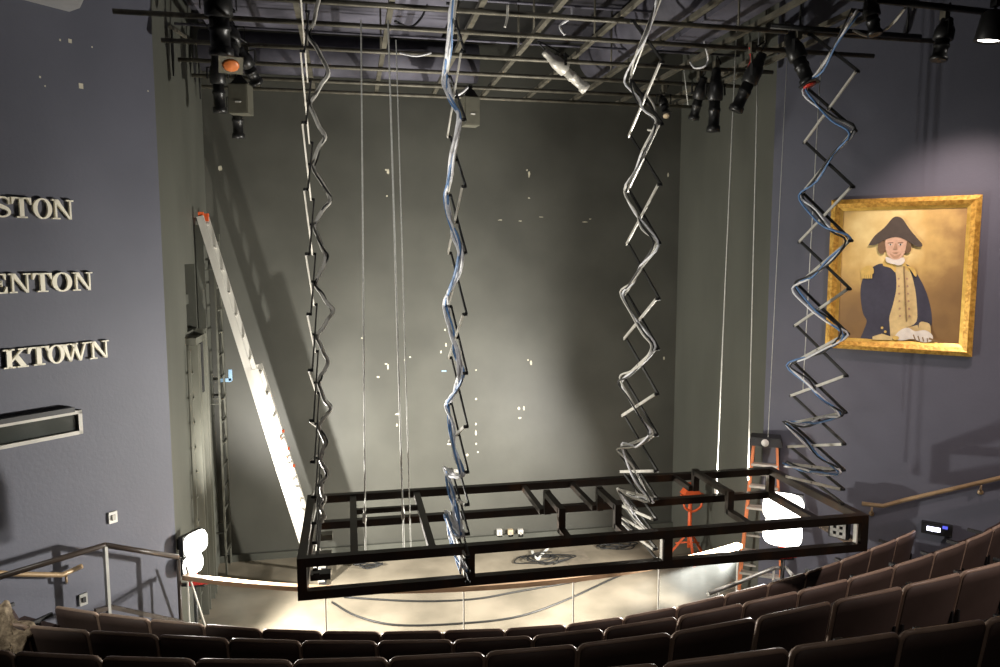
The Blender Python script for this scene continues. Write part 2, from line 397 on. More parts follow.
for x in (.872, 2.582, 4.452):      # pale strips painting lamplight onto the posts' left faces
    MB().box((x, FY0+.0, (FZ0+FZ1)/2), (.012, .05, FZ1-FZ0-TB)).build('lit_face_strip', M_alu, fr)
# power box in the frame
pbx = thing('power_box', (4.27, 5.95, FZ0+.04), 'black electrical box with white four socket face at right end of the steel frame', 'electrical box')
pn = V((-.8, -.6, 0)); pu = V((.6, -.8, 0)); pc = V((4.385, 5.93, FZ0+.125))
MB().box(pc, (.17, .08, .16), (pu, pn, Z)).build('box_body', M_plk, pbx)
pl = MB(); pc = pc+pn*.046
for sx in (-1, 0, 1): pl.box(pc+pu*(sx*.055), (.024, .012, .13), (pu, pn, Z))
for sz in (-1, 0, 1): pl.box(pc+Z*(sz*.055), (.13, .012, .024), (pu, pn, Z))
pl.build('socket_plate', M_white, pbx)
# winch boxes at the foot of the leftmost scissor arm
wb = thing('junction_box', (-.22, 6.1, FZ0+.0), 'stack of small dark clamp boxes inside left end of the steel frame', 'box')
for k, (y, z) in enumerate(((6.0, FZ0+.06), (6.35, FZ0+.08), (6.75, FZ0+.1))):
    MB().box((-.27, y, z), (.16, .1, .05)).box((-.3, y-.06, z+.03), (.05, .02, .03)).build('clamp_block', M_grey if k else M_fix, wb)

# ------------------------------------------------------------------ hanging wires
wires = [((361, 100), (365, 553), 6.6, 'far left of the pair'),]
def wire(px0, px1, Y, label, r=.006, m=M_wire, bead=None):
    p, q = atY(*px0, Y), atY(*px1, Y)
    t = thing('hanging_wire', q, label, 'wire')
    MB().cyl(p, q, r, n=6).build('wire', m, t)
    if bead:
        b = atY(*bead, Y)
        MB().lathe(b-Z*.07, Z, [(0, .0), (0, .012), (.02, .018), (.07, .018), (.1, .009), (.14, .009), (.14, 0)], 8).build('turnbuckle', M_alu, t)
wire((361, 20), (365.5, 555), 6.6, 'white wire rope crossing the steel frame just right of leftmost scissor arm', .007, bead=(364.5, 515))
wire((388, 20), (404, 552), 6.6, 'brighter wire rope in middle of three near left of frame', .008, bead=(403, 512))
wire((396, 40), (411, 554), 6.62, 'faint dark wire rope left of the blue cable bundle', .005)
wire((737, 20), (716, 493), 7.5, 'left one of two bright wires before right return wall', 0.006, bead=(716, 488))
wire((759, 20), (748, 480), 7.5, 'right one of two bright wires before right return wall', .006)
wire((788, 40), (768, 437), 7.5, 'faint wire hanging above the step ladder', .003)
wire((821, 60), (803, 390), 6.7, 'thin wire hanging through the scissor arm before portrait', .005)
wire((684, 70), (688, 105), 7.9, 'short thin wire hanging beside dark corner at upper right', .005)

# ------------------------------------------------------------------ curved glass barrier
GC = V((1.74, 14.70, 0)); GR = 7.43; GA = 28.2; GB = 21.3; GH = 1.0
def gp(a, r=GR): return V((GC.x+r*math.sin(R(a)), GC.y-r*math.cos(R(a)), 0))
bar = thing('glass_barrier', gp(0), 'curved low glass barrier with brown cap along the stage front', 'barrier')
cp = MB(); n = 60; vs = []
for i in range(n+1):
    a = -GA+(GA+GB)*i/n
    vs += [gp(a, GR-.035)+Z*(GH-.02), gp(a, GR+.035)+Z*(GH-.02), gp(a, GR+.035)+Z*(GH+.03), gp(a, GR-.035)+Z*(GH+.03)]
cp.add(vs, [(4*i+k, 4*i+(k+1) % 4, 4*i+4+(k+1) % 4, 4*i+4+k) for i in range(n) for k in range(4)]+[(0, 1, 2, 3), (4*n+3, 4*n+2, 4*n+1, 4*n)])
cp.build('cap_rail', M_glasscap, bar)
def g_ang(x): 
    p = atz(x, 590, 1.0); return math.degrees(math.atan2(p.x-GC.x, GC.y-p.y))
sa = [-GA+.3, g_ang(325), g_ang(464), g_ang(583), g_ang(697), GB-.2]
for a0, a1 in zip(sa[:-1], sa[1:]):
    g = MB(); k = 8; vs = []
    for i in range(k+1):
        a = a0+.12+(a1-a0-.24)*i/k
        vs += [gp(a, GR-.005)+Z*.03, gp(a, GR+.005)+Z*.03, gp(a, GR+.005)+Z*(GH-.022), gp(a, GR-.005)+Z*(GH-.022)]
    g.add(vs, [(4*i+j, 4*i+(j+1) % 4, 4*i+4+(j+1) % 4, 4*i+4+j) for i in range(k) for j in range(4)]+[(0, 1, 2, 3), (4*k+3, 4*k+2, 4*k+1, 4*k)])
    g.build('glass_panel', M_glass, bar)
for a in sa:
    MB().beam(gp(a)+Z*0, gp(a)+Z*(GH-.022), .012, .02, (0, 1, 0)).build('panel_edge', M_white, bar)
a0 = sa[0]
MB().cyl(gp(a0)+Z*(GH+.1)+V((-.02, .05, 0)), gp(a0+1.6)+V((0, .35, 0)), .012).build('brace', M_alu, bar)
ft = MB(); vs = []
for i in range(n+1):
    a = -GA+(GA+GB)*i/n
    vs += [gp(a, GR-.04), gp(a, GR+.04), gp(a, GR+.04)+Z*.03, gp(a, GR-.04)+Z*.03]
ft.add(vs, [(4*i+k, 4*i+(k+1) % 4, 4*i+4+(k+1) % 4, 4*i+4+k) for i in range(n) for k in range(4)]+[(0, 1, 2, 3), (4*n+3, 4*n+2, 4*n+1, 4*n)])
ft.build('floor_channel', M_alu, bar)

# ------------------------------------------------------------------ work lights
def work_light(base, aim, heads, label, zt, spread):
    t = thing('work_light', base, label, 'work light'); b = V(base)
    MB().cyl(b+Z*.03, b+Z*(zt), .022).build('pole', M_fix, t)
    for k in range(3):
        g = R(90+120*k)
        MB().cyl(b+Z*.35, b+V((spread*math.cos(g), spread*math.sin(g), .012)), .011).build('leg', M_fix, t)
    bar_ = MB(); d = V((math.cos(TH), -math.sin(TH), 0))
    bar_.beam(b+Z*zt-d*.2, b+Z*zt+d*.12, .04, .03).build('cross_bar', M_fix, t)
    MB().box(b+Z*(zt+.035)+d*.05, (.2, .06, .05)).box(b+Z*(zt+.08)+d*.0, (.05, .05, .1)).build('red_bracket', M_red, t)
    for off, s in heads:
        c = b+V(off); f = V(aim).normalized(); sx = f.cross(Z).normalized(); uz = sx.cross(f)
        h = MB().box(c-f*.07*s, (.3*s, .06, .22*s), (sx, f, uz)).box(c-f*.13*s, (.2*s, .08, .12*s), (sx, f, uz))
        ho = h.build('lamp_housing', M_fix, t)
        gl = MB(); prof = [(-.03, 0), (-.03, .9), (.2, 1), (.5, .85), (.75, .5), (.85, 0)]
        vs = []; nn = 18
        for tt, rr in prof:
            for k in range(nn):
                g = 2*PI*k/nn; ex = math.copysign(abs(math.cos(g))**.6, math.cos(g)); ez = math.copysign(abs(math.sin(g))**.6, math.sin(g))
                vs.append(c+f*(tt*.13*s-.03)+sx*ex*rr*.165*s+uz*ez*rr*.13*s)
        gl.add(vs, [(i*nn+k, i*nn+(k+1) % nn, (i+1)*nn+(k+1) % nn, (i+1)*nn+k) for i in range(len(prof)-1) for k in range(nn)], True)
        gl.build('lamp_glass', M_lamp, ho)
    return t
def spot(name, loc, aim, watts, size, col, radius, blend=.5):
    L = bpy.data.lights.new(name, 'SPOT'); L.energy = watts; L.spot_size = R(size); L.spot_blend = blend
    L.color = col; L.shadow_soft_size = radius
    o = bpy.data.objects.new(name, L); COL.objects.link(o); o.location = V(loc)
    o.rotation_euler = (V(aim)-V(loc)).to_track_quat('-Z', 'Y').to_euler(); return o
WL, WR = V((-1.72, 8.40, 0)), V((4.83, 7.5, 0))
work_light(WL, (.85, -.5, .0), [((.0, -.02, 1.04), .85), ((.03, .0, 1.27), 1.0)], 'dazzling work light on black stand beside left blue wall', .80, .13)
work_light(WR, (-.6, -.8, 0), [((-.02, .0, 1.24), 1.3), ((-.02, .0, 1.53), 1.35)], 'dazzling work light beside step ladder behind right end of frame', .93, .25)
LC = (1, .96, .88)
spot('work_light_lamp_left', WL+V((.22, .06, 1.27)), (.6, 11, 3.8), 470, 114, LC, .05, .7)
spot('work_light_lamp_left', WL+V((.12, -.12, 1.32)), (3.2, 7.9, 1.5), 1150, 160, LC, .05, .4)
spot('work_light_lamp_right', WR+V((-.26, .04, 1.53)), (-2.3, 7.9, 3.0), 1900, 135, LC, .06, .6)
spot('work_light_lamp_right', WR+V((-.26, .1, 1.28)), (1.4, 9.2, .5), 950, 110, LC, .06, .6)

# ------------------------------------------------------------------ ladders
def extension_ladder():
    foot, top = V((-.42, 10.12, .0)), V((-1.72, 10.22, 4.9))
    t = thing('extension_ladder', foot, 'tall aluminium extension ladder leaning to the left corner of the stage', 'ladder')
    ax = (top-foot).normalized(); wv = V((0, 1, 0)); nv = ax.cross(wv).normalized()
    for sec, (o, f0, f1, wd) in enumerate(((0, 0, .60, .46), (.085, .10, 1, .39))):
        for sgn in (-1, 1):
            p = foot.lerp(top, f0)+wv*(sgn*wd/2)+nv*o; q = foot.lerp(top, f1)+wv*(sgn*wd/2)+nv*o
            MB().beam(p, q, .035, .085, nv).build('rail', M_lad, t)
        Ltot = (top-foot).length; k = f0*Ltot+.2
        while k < f1*Ltot-.08:
            c = foot+ax*k+nv*o
            MB().cyl(c-wv*(wd/2), c+wv*(wd/2), .017, n=8).build('rung', M_lad, t)
            k += .305
    for sgn in (-1, 1):
        MB().box(foot+wv*(sgn*.22)+Z*.03, (.1, .07, .06)).build('rubber_foot', M_plk, t)
        MB().box(top+wv*(sgn*.18)+nv*.075, (.06, .05, .1)).build('end_cap', M_or, t)
        for f in (.5, .58, .66): MB().box(foot.lerp(top, f*.62)+wv*(sgn*.225)-nv*.04, (.03, .03, .04)).build('rung_lock', M_or, t)
extension_ladder()

def wall_ladder():
    x = XL+.16; ya, yb = 10.52, 10.92
    t = thing('fixed_ladder', (x, (ya+yb)/2, 0), 'dark fixed steel ladder running up the left return wall', 'ladder')
    zt = atX(205, 232, x).z
    for y in (ya, yb): MB().beam((x, y, 0), (x, y, zt), .05, .022, (1, 0, 0)).build('rail', M_chan, t)
    z = .3
    while z < zt-.1:
        MB().cyl((x, ya, z), (x, yb, z), .014, n=8).build('rung', M_chan, t); z += .305
    for z in (.6, 2.4, 4.2):
        for y in (ya, yb): MB().beam((x, y, z), (XL, y, z), .04, .01).build('wall_bracket', M_chan, t)
wall_ladder()
# steel channel column and cabinet on the same wall
t = thing('steel_column', (XL+.08, 9.62, 0), 'grey-green steel channel column fixed below the recess on left return wall', 'column')
for y, h in ((9.42, nz0-.15), (9.86, nz0+.0)):
    m = MB(); m.beam((XL+.01, y, 0), (XL+.01, y, h), .02, .16, (0, 1, 0)); m.beam((XL+.07, y-.07, 0), (XL+.07, y-.07, h), .12, .015, (0, 1, 0)); m.beam((XL+.07, y+.07, 0), (XL+.07, y+.07, h), .12, .015, (0, 1, 0))
    m.build('channel', M_chan, t)
z = .3
while z < nz0-.3:
    MB().beam((XL+.05, 9.24, z), (XL+.05, 9.36, z), .03, .02).build('step_bar', M_chan, t); z += .3
MB().beam((XL+.05, 9.24, 0), (XL+.05, 9.24, nz0-.2), .02, .03, (1, 0, 0)).build('side_bar', M_chan, t)
m = MB(); m.beam((XL+.06, 9.3, nz0-.1), (XL+.06, 9.95, nz0-.1), .12, .08); m.build('cap_beam', M_chan, t)
MB().box((XL+.1, 9.66, nz0-.45), (.04, .1, .62)).build('dark_slot', M_plk, t)
tag(MB().beam((XL+.06, 10.12, 0.0), (XL+.06, 10.12, atX(200, 225, XL+.07).z), .09, .09, (1, 0, 0)).build('wall_duct', M_ret), 'square grey vertical duct beside the fixed wall ladder', 'duct')

def step_ladder():
    c = V((4.98, 8.2, 0)); h = 2.16
    t = thing('step_ladder', c, 'orange step ladder with a black top beside right work light', 'step ladder')
    u = V((.84, -.54, 0)).normalized(); f = V((-.54, -.84, 0)).normalized()     # width, front direction
    fl = []
    for s in (-1, 1):
        top = c+u*(s*.135)+f*.05+Z*(h-.05); bot = c+u*(s*.27)+f*.34
        MB().beam(bot, top, .028, .065, f).build('front_rail', M_fib, t); fl.append((bot, top))
        top2 = c+u*(s*.13)-f*.06+Z*(h-.08); bot2 = c+u*(s*.26)-f*.3
        MB().beam(bot2, top2, .025, .05, f).build('rear_rail', M_fib, t)
        MB().box(bot+Z*.02, (.06, .08, .04), (u, f, Z)).build('rubber_foot', M_plk, t)
        MB().box(bot2+Z*.02, (.06, .07, .04), (u, f, Z)).build('rubber_foot', M_plk, t)
    for k in range(1, 8):
        a = k/8
        p, q = fl[0][0].lerp(fl[0][1], a), fl[1][0].lerp(fl[1][1], a)
        MB().beam(p, q, .085, .028, Z).build('step', M_lad, t)
    for k in range(1, 5):
        a = k/5; p = c-u*(.26-.13*a)-f*(.3-.24*a)+Z*((h-.08)*a); q = c+u*(.26-.13*a)-f*(.3-.24*a)+Z*((h-.08)*a)
        MB().beam(p, q, .03, .02).build('rear_brace', M_lad, t)
    m = MB(); m.hexa([c+u*x+f*y+Z*z for x, y, z in ((-.2, -.14, h-.07), (.2, -.14, h-.07), (.2, .16, h-.07), (-.2, .16, h-.07), (-.17, -.11, h+.03), (.17, -.11, h+.03), (.17, .13, h+.03), (-.17, .13, h+.03))])
    m.box(c+u*-.15-f*.11+Z*(h-.2), (.05, .05, .3), (u, f, Z)).box(c+u*.15-f*.11+Z*(h-.2), (.05, .05, .3), (u, f, Z))
    tp = m.build('top_cap', M_plk, t)
    MB().lathe(c+f*.165+Z*(h-.02), f, [(0, 0), (0, .045), (.004, .045), (.004, 0)], 14).build('label_disc', M_white, tp)
step_ladder()

# orange tripod stand
b = V((4.74, 9.7, 0)); k8 = .84
t = thing('tripod_stand', b, 'orange tripod roller stand on the stage floor near right return wall', 'stand')
MB().cyl(b+Z*.2, b+Z*.97, .028).build('pole', M_or, t)
for k in range(3):
    g = R(20+120*k); d = V((math.cos(g), math.sin(g), 0))
    MB().beam(b+Z*.45, b+d*.3+Z*.02, .03, .03).build('leg', M_or, t)
    MB().beam(b+Z*.28, b+d*.2+Z*.225, .015, .02).build('leg_brace', M_or, t)
m = MB(); m.hexa([b+V(p) for p in ((-.13, -.08, 1.0), (.13, -.08, 1.0), (.13, .08, 1.0), (-.13, .08, 1.0), (-.03, -.05, 1.15), (.05, -.05, 1.15), (.05, .05, 1.15), (-.03, .05, 1.15))])
m.build('head', M_or, t)
MB().beam(b+V((-.14, 0, 0.95)), b+V((.2, 0, 0.95)), .08, .07).build('head_bar', M_or, t)
MB().tube(catmull([b+V((-.12, -.06, 0.95)), b+V((-.12, -.08, .83)), b+V((0, -.08, .76)), b+V((.13, -.08, .83)), b+V((.13, -.06, 0.95))]), .018, 8).build('handle_loop', M_or, t)

# ------------------------------------------------------------------ handrails
t = thing('handrail', onR(930, 490), 'bronze wall handrail rising beside the right hand seats', 'handrail')
hp = [onR(862, 503.5, .1), onR(883, 506, .1), onR(905, 500, .1), onR(1000, 478, .1), onR(1060, 463, .1)]
MB().tube(hp, .024, 10).build('rail', M_pole, t)
for x, y in ((872, 506), (981, 484)):
    MB().tube([onR(x, y, .1)-Z*.01, onR(x, y, .1)-Z*.07, onR(x, y, 0)-Z*.09], .012, 8).lathe(onR(x, y, 0)-Z*.09, RN, [(0, 0), (0, .03), (.012, .03), (.012, 0)], 10).build('bracket', M_pole, t)
t = thing('handrail', onL(50, 574), 'short pale handrail on left wall beside the end seats', 'handrail')
MB().tube([onL(-40, 570, .1), onL(0, 573, .1), onL(12, 574, .1), onL(62, 575, .1), onL(82, 566, .1)], .024, 10).build('rail', M_pole, t)
MB().tube([onL(66, 575, .1)-Z*.01, onL(66, 575, .1)-Z*.06, onL(66, 575, 0)-Z*.08], .012, 8).build('bracket', M_pole, t)
t = thing('stair_rail', onL(108, 606, .3), 'dark angled stair rail with grey post, left of the glass barrier', 'railing')
pA, pB, pC = onL(-20, 583, .3), onL(105, 545, .3), onL(178, 557, .3)
MB().tube([pA, pB-(pB-pA)*.02, pB], .026, 10).tube([pB, pC], .026, 10).build('rail', M_rail, t)
pD = V((pB.x, pB.y, 0)); zb = onL(112, 607, .3).z
MB().beam(pD+Z*.0, pB, .028, .045, LN).build('post', M_post, t)
MB().cyl(V((pC.x, pC.y, 0)), pC, .02).build('post', M_rail, t)
MB().beam(onL(95, 611, .3), onL(112, 607, .3), .04, .04).beam(onL(112, 607, .3), onL(182, 622, .3), .04, .04).build('lower_rail', M_rail, t)

# ------------------------------------------------------------------ left wall: lettering, slot window, plates
def letter(ch, o, u, v, n, d, hgt, wid):
    m = MB()
    def P(poly): m.prism([(x*wid, y*hgt) for x, y in poly], o, u, v, n, d)
    def B(x0, y0, x1, y1): P([(x0, y0), (x1, y0), (x1, y1), (x0, y1)])
    s = .07
    if ch == 'T':
        B(.39, 0, .61, 1); B(.24, 0, .76, s); B(.02, .93, .98, 1)
        P([(.02, .93), (.02, .66), (.07, .66), (.2, .93)]); P([(.98, .93), (.8, .93), (.93, .66), (.98, .66)])
    elif ch == 'E':
        B(.14, 0, .38, 1); B(0, 0, .95, s); B(0, .93, .9, 1); B(.38, .47, .66, .53); B(.64, .34, .69, .66)
        P([(.95, 0), (.95, .34), (.9, .34), (.74, .06)]); P([(.9, 1), (.72, .94), (.85, .68), (.9, .68)])
    elif ch == 'N':
        B(.13, 0, .22, 1); B(0, 0, .36, s); B(0, .93, .2, 1); B(.8, 0, .88, 1); B(.66, .93, 1, 1)
        P([(.08, 1), (.3, 1), (.88, 0), (.76, 0)])
    elif ch == 'K':
        B(.13, 0, .34, 1); B(0, 0, .47, s); B(0, .93, .47, 1); B(.6, .93, .95, 1); B(.56, 0, 1, s)
        P([(.34, .3), (.34, .42), (.74, .95), (.84, .95)]); P([(.45, .52), (.6, .7), (.95, .04), (.7, .04)])
    elif ch == 'W':
        for a in (0, .34):
            P([(.06+a, 1), (.22+a, 1), (.38+a, 0), (.31+a, 0)]); P([(.31+a, 0), (.38+a, 0), (.55+a+.02, 1), (.51+a, 1)])
        B(0, .93, .3, 1); B(.34, .93, .62, 1); B(.76, .93, 1, 1)
    elif ch == 'O':
        k = 28; vs = []
        for dd in (0, d):
            for rx, ry in ((.5, .52), (.27, .45)):
                for i in range(k):
                    g = 2*PI*i/k; vs.append(V(o)+V(u)*((.5+rx*math.cos(g))*wid)+V(v)*((.5+ry*math.sin(g))*hgt)+V(n)*dd)
        fs = []
        for i in range(k):
            j = (i+1) % k
            fs += [(i, j, k+j, k+i), (2*k+i, 2*k+j, 3*k+j, 3*k+i), (i, j, 2*k+j, 2*k+i), (k+i, k+j, 3*k+j, 3*k+i)]
        m.add(vs, fs)
    elif ch == 'S':
        path = [(.86, .78, .05), (.68, .94, .07), (.42, .95, .09), (.2, .8, .14), (.24, .62, .17), (.5, .5, .19), (.76, .38, .17), (.82, .2, .14), (.6, .05, .09), (.34, .05, .07), (.14, .22, .05)]
        pp = catmull([V((a, b_, w_)) for a, b_, w_ in path], 5); L_, R_ = [], []
        for i, p in enumerate(pp):
            tt = pp[min(i+1, len(pp)-1)]-pp[max(i-1, 0)]; tt.z = 0; tt.normalize(); nn = V((-tt.y, tt.x, 0))
            L_.append(p+nn*p.z/2); R_.append(p-nn*p.z/2)
        for i in range(len(pp)-1): P([(q.x, q.y) for q in (L_[i], L_[i+1], R_[i+1], R_[i])])
        B(.8, .64, .87, .98); B(.11, .02, .18, .36)
    return m
def word(chars, xs, base, cap, label):
    # chars with x-ranges; base/cap: (y at x0, y at x1)
    x0, x1 = xs[0][0], xs[-1][1]
    def by(x): return base[0]+(base[1]-base[0])*(x-x0)/(x1-x0)
    def cy(x): return cap[0]+(cap[1]-cap[0])*(x-x0)/(x1-x0)
    zb = sum(onL(x, by(x)).z for x in (x0, x1))/2; zc = sum(onL(x, cy(x)).z for x in (x0, x1))/2
    t = thing('wall_lettering', V((onL((x0+x1)/2, by((x0+x1)/2)).xy.to_3d())+Z*zb), label, 'lettering', 'raised cream words on the left wall')
    for ch, (a, b_) in zip(chars, xs):
        p, q = onL(a, by(a)), onL(b_, by(b_)); wid = (q-p).length
        o = V((p.x, p.y, zb)) + LN*.004
        letter(ch, o, LU, Z, LN, .03, zc-zb, wid).build('letter', M_cream, t)
word('STON', [(-8, 11.5), (10.5, 31), (32, 51), (51, 72.5)], (219, 218), (196.5, 200), 'raised cream letters reading STON, top of three on left wall')
word('ENTON', [(-11, 7), (8, 30), (31.5, 51.5), (51, 71), (72, 91.5)], (294, 290), (274, 272), 'raised cream letters reading ENTON, middle of three on left wall')
word('KTOWN', [(2.5, 27), (27, 49), (47, 63.5), (59, 88), (88.5, 108)], (369.5, 356.5), (350, 339.5), 'raised cream letters reading KTOWN, lowest of three on left wall')

def wallbox(P0, U, N, x0, x1, z0, z1, dep, off=0):
    c = P0 + U*((x0+x1)/2)+Z*((z0+z1)/2)+N*(off+dep/2)
    return (c, (abs(x1-x0), dep, abs(z1-z0)), (U, N, Z))
a, b_ = onL(-30, 432), onL(80, 423)
za, zb = onL(80, 409).z, onL(80, 433).z
U0 = V((b_.x, b_.y, 0)); wl = (V((a.x, a.y, 0))-U0).length+.3
wo = thing('window_1', U0+Z*zb, '', ''); del wo['label']; del wo['category']; wo['kind'] = 'structure'
m = MB(); e = .035
for x0, x1, z0, z1 in ((-wl, 0, zb, zb+e), (-wl, 0, za-e, za), (-e, 0, zb, za), (-wl, -wl+e, zb, za)):
    m.box(*wallbox(U0, LU, LN, x0, x1, z0, z1, .05))
m.build('window_frame', M_slot, wo)['kind'] = 'structure'
MB().box(*wallbox(U0, LU, LN, -wl+e, -e, zb+e, za-e, .012)).build('window_glass', M_dglass, wo)['kind'] = 'structure'
MB().box(*wallbox(U0, LU, LN, -wl, -.09, za, za+.045, .10)).build('window_shadow_strip', M_plk, wo)['kind'] = 'structure'  # black strip stands in for the shadow along the window's top
def plate(P, U, N, wd, h, m, label, toggle=True, name='wall_plate', cat='wall plate', tm=None):
    t = thing(name, P, label, cat)
    MB().box(V(P)+N*.012, (wd, .024, h), (U, N, Z)).build('plate', m, t)
    if toggle: MB().box(V(P)+N*.03, (wd*.4, .02, h*.45), (U, N, Z)).build('switch', tm or M_plk, t)
plate(onL(112, 517), LU, LN, .085, .115, M_white, 'small white switch plate on left wall above the stair rail', tm=M_slot)
plate(onL(82.5, 599), LU, LN, .075, .115, M_post, 'small dark outlet plate on left wall below the short handrail', tm=M_plk)
# scratches of pale paint on the left wall
m = MB()
for x, y, s in ((70, 41, .03), (81, 86, .04), (40, 77, .015), (60, 40, .015), (148, 91, .012), (45, 86, .012), (92, 47, .012)):
    p = onL(x, y); m.box(p+LN*.001, (s, .002, s*1.2), (LU, LN, Z))
o = m.build('paint_chips', M_chip, bpy.data.objects['wall_left']); o['kind'] = 'stuff'

# ------------------------------------------------------------------ back wall: tape, chips, outlets
def bw(x, y): return atY(x, y, YB)
m = MB(); rr = random.Random(3)
chips = [(220, 168, 5, 6), (388, 172, 2.5, 6), (386, 170, 2, 2), (387, 196, 2, 2), (529, 174, 2.2, 7), (527, 170, 2, 2), (529, 198, 3, 1.5), (531, 363, 2.5, 6), (528, 360, 2, 2), (388, 367, 2, 6), (386, 364, 3, 2),
         (378, 377, 3, 2), (398, 414, 7, 2.5), (397, 425, 2, 3), (519, 408, 3, 4), (524, 408, 2.5, 5), (520, 418, 4, 2), (476, 370, 2, 2), (476, 399, 3, 3), (476, 424, 2, 3), (476, 433, 2, 6), (476, 444, 2, 3), (449, 444, 4, 3), (467, 455, 3, 3), (478, 452, 2, 2),
         (447, 317, 2, 3), (445, 330, 2, 3), (446, 345, 2, 4), (450, 353, 2, 3), (441, 352, 2, 3), (362, 338, 2, 2), (664, 358, 2.5, 4), (410, 357, 2, 2), (405, 360, 2, 2), (668, 175, 2, 6), (500, 220, 5, 1), (520, 221, 4, 1), (585, 222, 6, 1), (590, 219, 3, 1), (541, 217, 5, 1)]
for x, y, w_, h_ in chips:
    c = bw(x, y); s = 10.9/750
    pts = []
    for k in range(7):
        g = 2*PI*k/7; pts.append((math.cos(g)*w_*s/2*rr.uniform(.6, 1.2), math.sin(g)*h_*s/2*rr.uniform(.6, 1.2)))
    m.prism(pts, c, V((1, 0, 0)), Z, V((0, -1, 0)), .003)
o = m.build('paint_chips', M_chip, wall_back); o['kind'] = 'stuff'
c = bw(229, 378); m = MB(); m.box(c+V((.02, -.003, .04)), (.05, .006, .16)).box(c+V((-.05, -.003, -.03)), (.16, .006, .05))
tag(m.build('tape_mark', M_btape), 'pale blue tape mark on back wall left of the extension ladder', 'tape')
c = bw(444, 371); tag(MB().box(c+V((0, -.003, 0)), (.07, .006, .018)).build('tape_mark', M_btape), 'tiny blue tape strip on back wall beside the blue cable bundle', 'tape')
for x, m0, lb in ((499, M_white, 'grey-white outlet box low on back wall, leftmost of three'), (510, M_tan, 'tan outlet box low on back wall, middle of three'), (520, M_white, 'white outlet box low on back wall with wire above, rightmost of three')):
    c = bw(x, 532)
    t = thing('outlet_box', c, lb, 'outlet')
    MB().box(c+V((0, -.03, 0)), (.075, .06, .11)).build('box_body', m0, t)
    for s in (-1, 1): MB().cyl((c.x+s*.025, YB-.03, .0), (c.x+s*.025, YB-.03, c.z-.05), .012, n=8).build('conduit', M_blk, t)
    MB().box(c+V((0, -.064, 0)), (.03, .01, .05)).build('socket', M_slot, t)

# ------------------------------------------------------------------ stage floor clutter
def heap(cx, cy, r, nlines, label, seed, zt=.0):
    rr = random.Random(seed); m = MB(); c = atz(cx, cy, 0)
    for k in range(nlines):
        P = []; a = rr.uniform(0, 6)
        for i in range(7):
            a += rr.uniform(.5, 1.4); q = r*rr.uniform(.3, 1)
            P.append(c+V((math.cos(a)*q, math.sin(a)*q*.45, .012+.012*k)))
        m.tube(catmull(P, 5), .009, 5)
    tag(m.build('cable_heap', M_cabk), label, 'cable')
heap(545, 560, .5, 4, 'loose tangle of thin black cable on the stage floor behind frame', 5)
heap(618, 547, .4, 4, 'tangled black cable lying at foot of the back wall', 6)
heap(369, 566, .25, 3, 'small cable tangle on stage floor left of the outlets', 8)
pts = [atz(x, y, 0)+Z*.014 for x, y in ((532, 552), (537, 560), (542, 555), (548, 549))]
tag(MB().tube(catmull(pts), .02, 6).build('wood_scrap', M_tape), 'crooked pale scrap on the stage floor near cable tangle', 'scrap')
pts = [atz(x, y, 0)+Z*.012 for x, y in ((332, 603), (357, 617), (398, 626), (466, 624), (520, 617), (568, 600), (616, 578), (640, 570))]
tag(MB().tube(catmull(pts), .013, 6).build('cable', M_cabk), 'long black cable curving along stage floor just behind the barrier', 'cable')
pts = [atz(x, y, 0)+Z*.012 for x, y in ((344, 598), (415, 602), (473, 600), (520, 592), (602, 577), (650, 562))]
tag(MB().tube(catmull(pts), .013, 6).build('cable', M_cabk), 'straighter black cable lying farther back on the stage floor', 'cable')
pp = [atz(x, y, 0) for x, y in ((560, 553), (583, 549), (597, 570), (574, 572))]
m = MB(); m.add([p+Z*.004 for p in pp]+pp, [(0, 1, 2, 3), (4, 5, 6, 7), (0, 1, 5, 4), (1, 2, 6, 5), (2, 3, 7, 6), (3, 0, 4, 7)])
tag(m.build('floor_mat', M_patch), 'dark square patch on stage floor right of the cable tangle', 'mat')
t = thing('low_rail', atz(745, 580, .8).xy.to_3d(), 'short pale low rail behind front row seats under right work light', 'railing')
rp = [atz(x, y, .8) for x, y in ((708, 594), (740, 582), (774, 568), (786, 568), (793, 576))]
MB().tube(rp, .022, 8).build('rail', M_post, t)
for q in (rp[0].lerp(rp[1], .3), rp[2]): MB().cyl(V((q.x, q.y, 0)), q, .016, n=8).build('post', M_post, t)

# ------------------------------------------------------------------ right wall: portrait, aisle light
tl, tr, br, bl = onR(832, 201), onR(983, 194), onR(972, 356), onR(826, 347.5)
s0 = ((tl-RP).dot(RU)+(bl-RP).dot(RU))/2; s1 = ((tr-RP).dot(RU)+(br-RP).dot(RU))/2
z0 = (bl.z+br.z)/2; z1 = (tl.z+tr.z)/2
po = thing('portrait', RP+RU*((s0+s1)/2)+Z*z0, 'gilt framed portrait of a man in navy coat and three cornered hat on right wall', 'painting')
fwid = (s1-s0)*.088
def frame_ring(name, i0, i1, d0, d1, m):
    mb = MB()
    def ring(ins, dep): return [RP+RU*s+Z*z+RN*dep for s, z in ((s0+ins, z0+ins), (s1-ins, z0+ins), (s1-ins, z1-ins), (s0+ins, z1-ins))]
    a, b2, c2, d2 = ring(i0, 0.005), ring(i0, d0), ring(i1, d1), ring(i1, .005)
    mb.add(a+b2+c2+d2, [(4*r+k, 4*r+(k+1) % 4, 4*((r+1) % 4)+(k+1) % 4, 4*((r+1) % 4)+k) for r in range(4) for k in range(4)])
    return mb.build(name, m, po)
frame_ring('outer_moulding', 0, fwid*.38, .05, .085, M_gold)
frame_ring('carved_moulding', fwid*.38, fwid*.75, .085, .055, M_gold)
frame_ring('inner_slip', fwid*.75, fwid, .05, .03, M_gilt2)
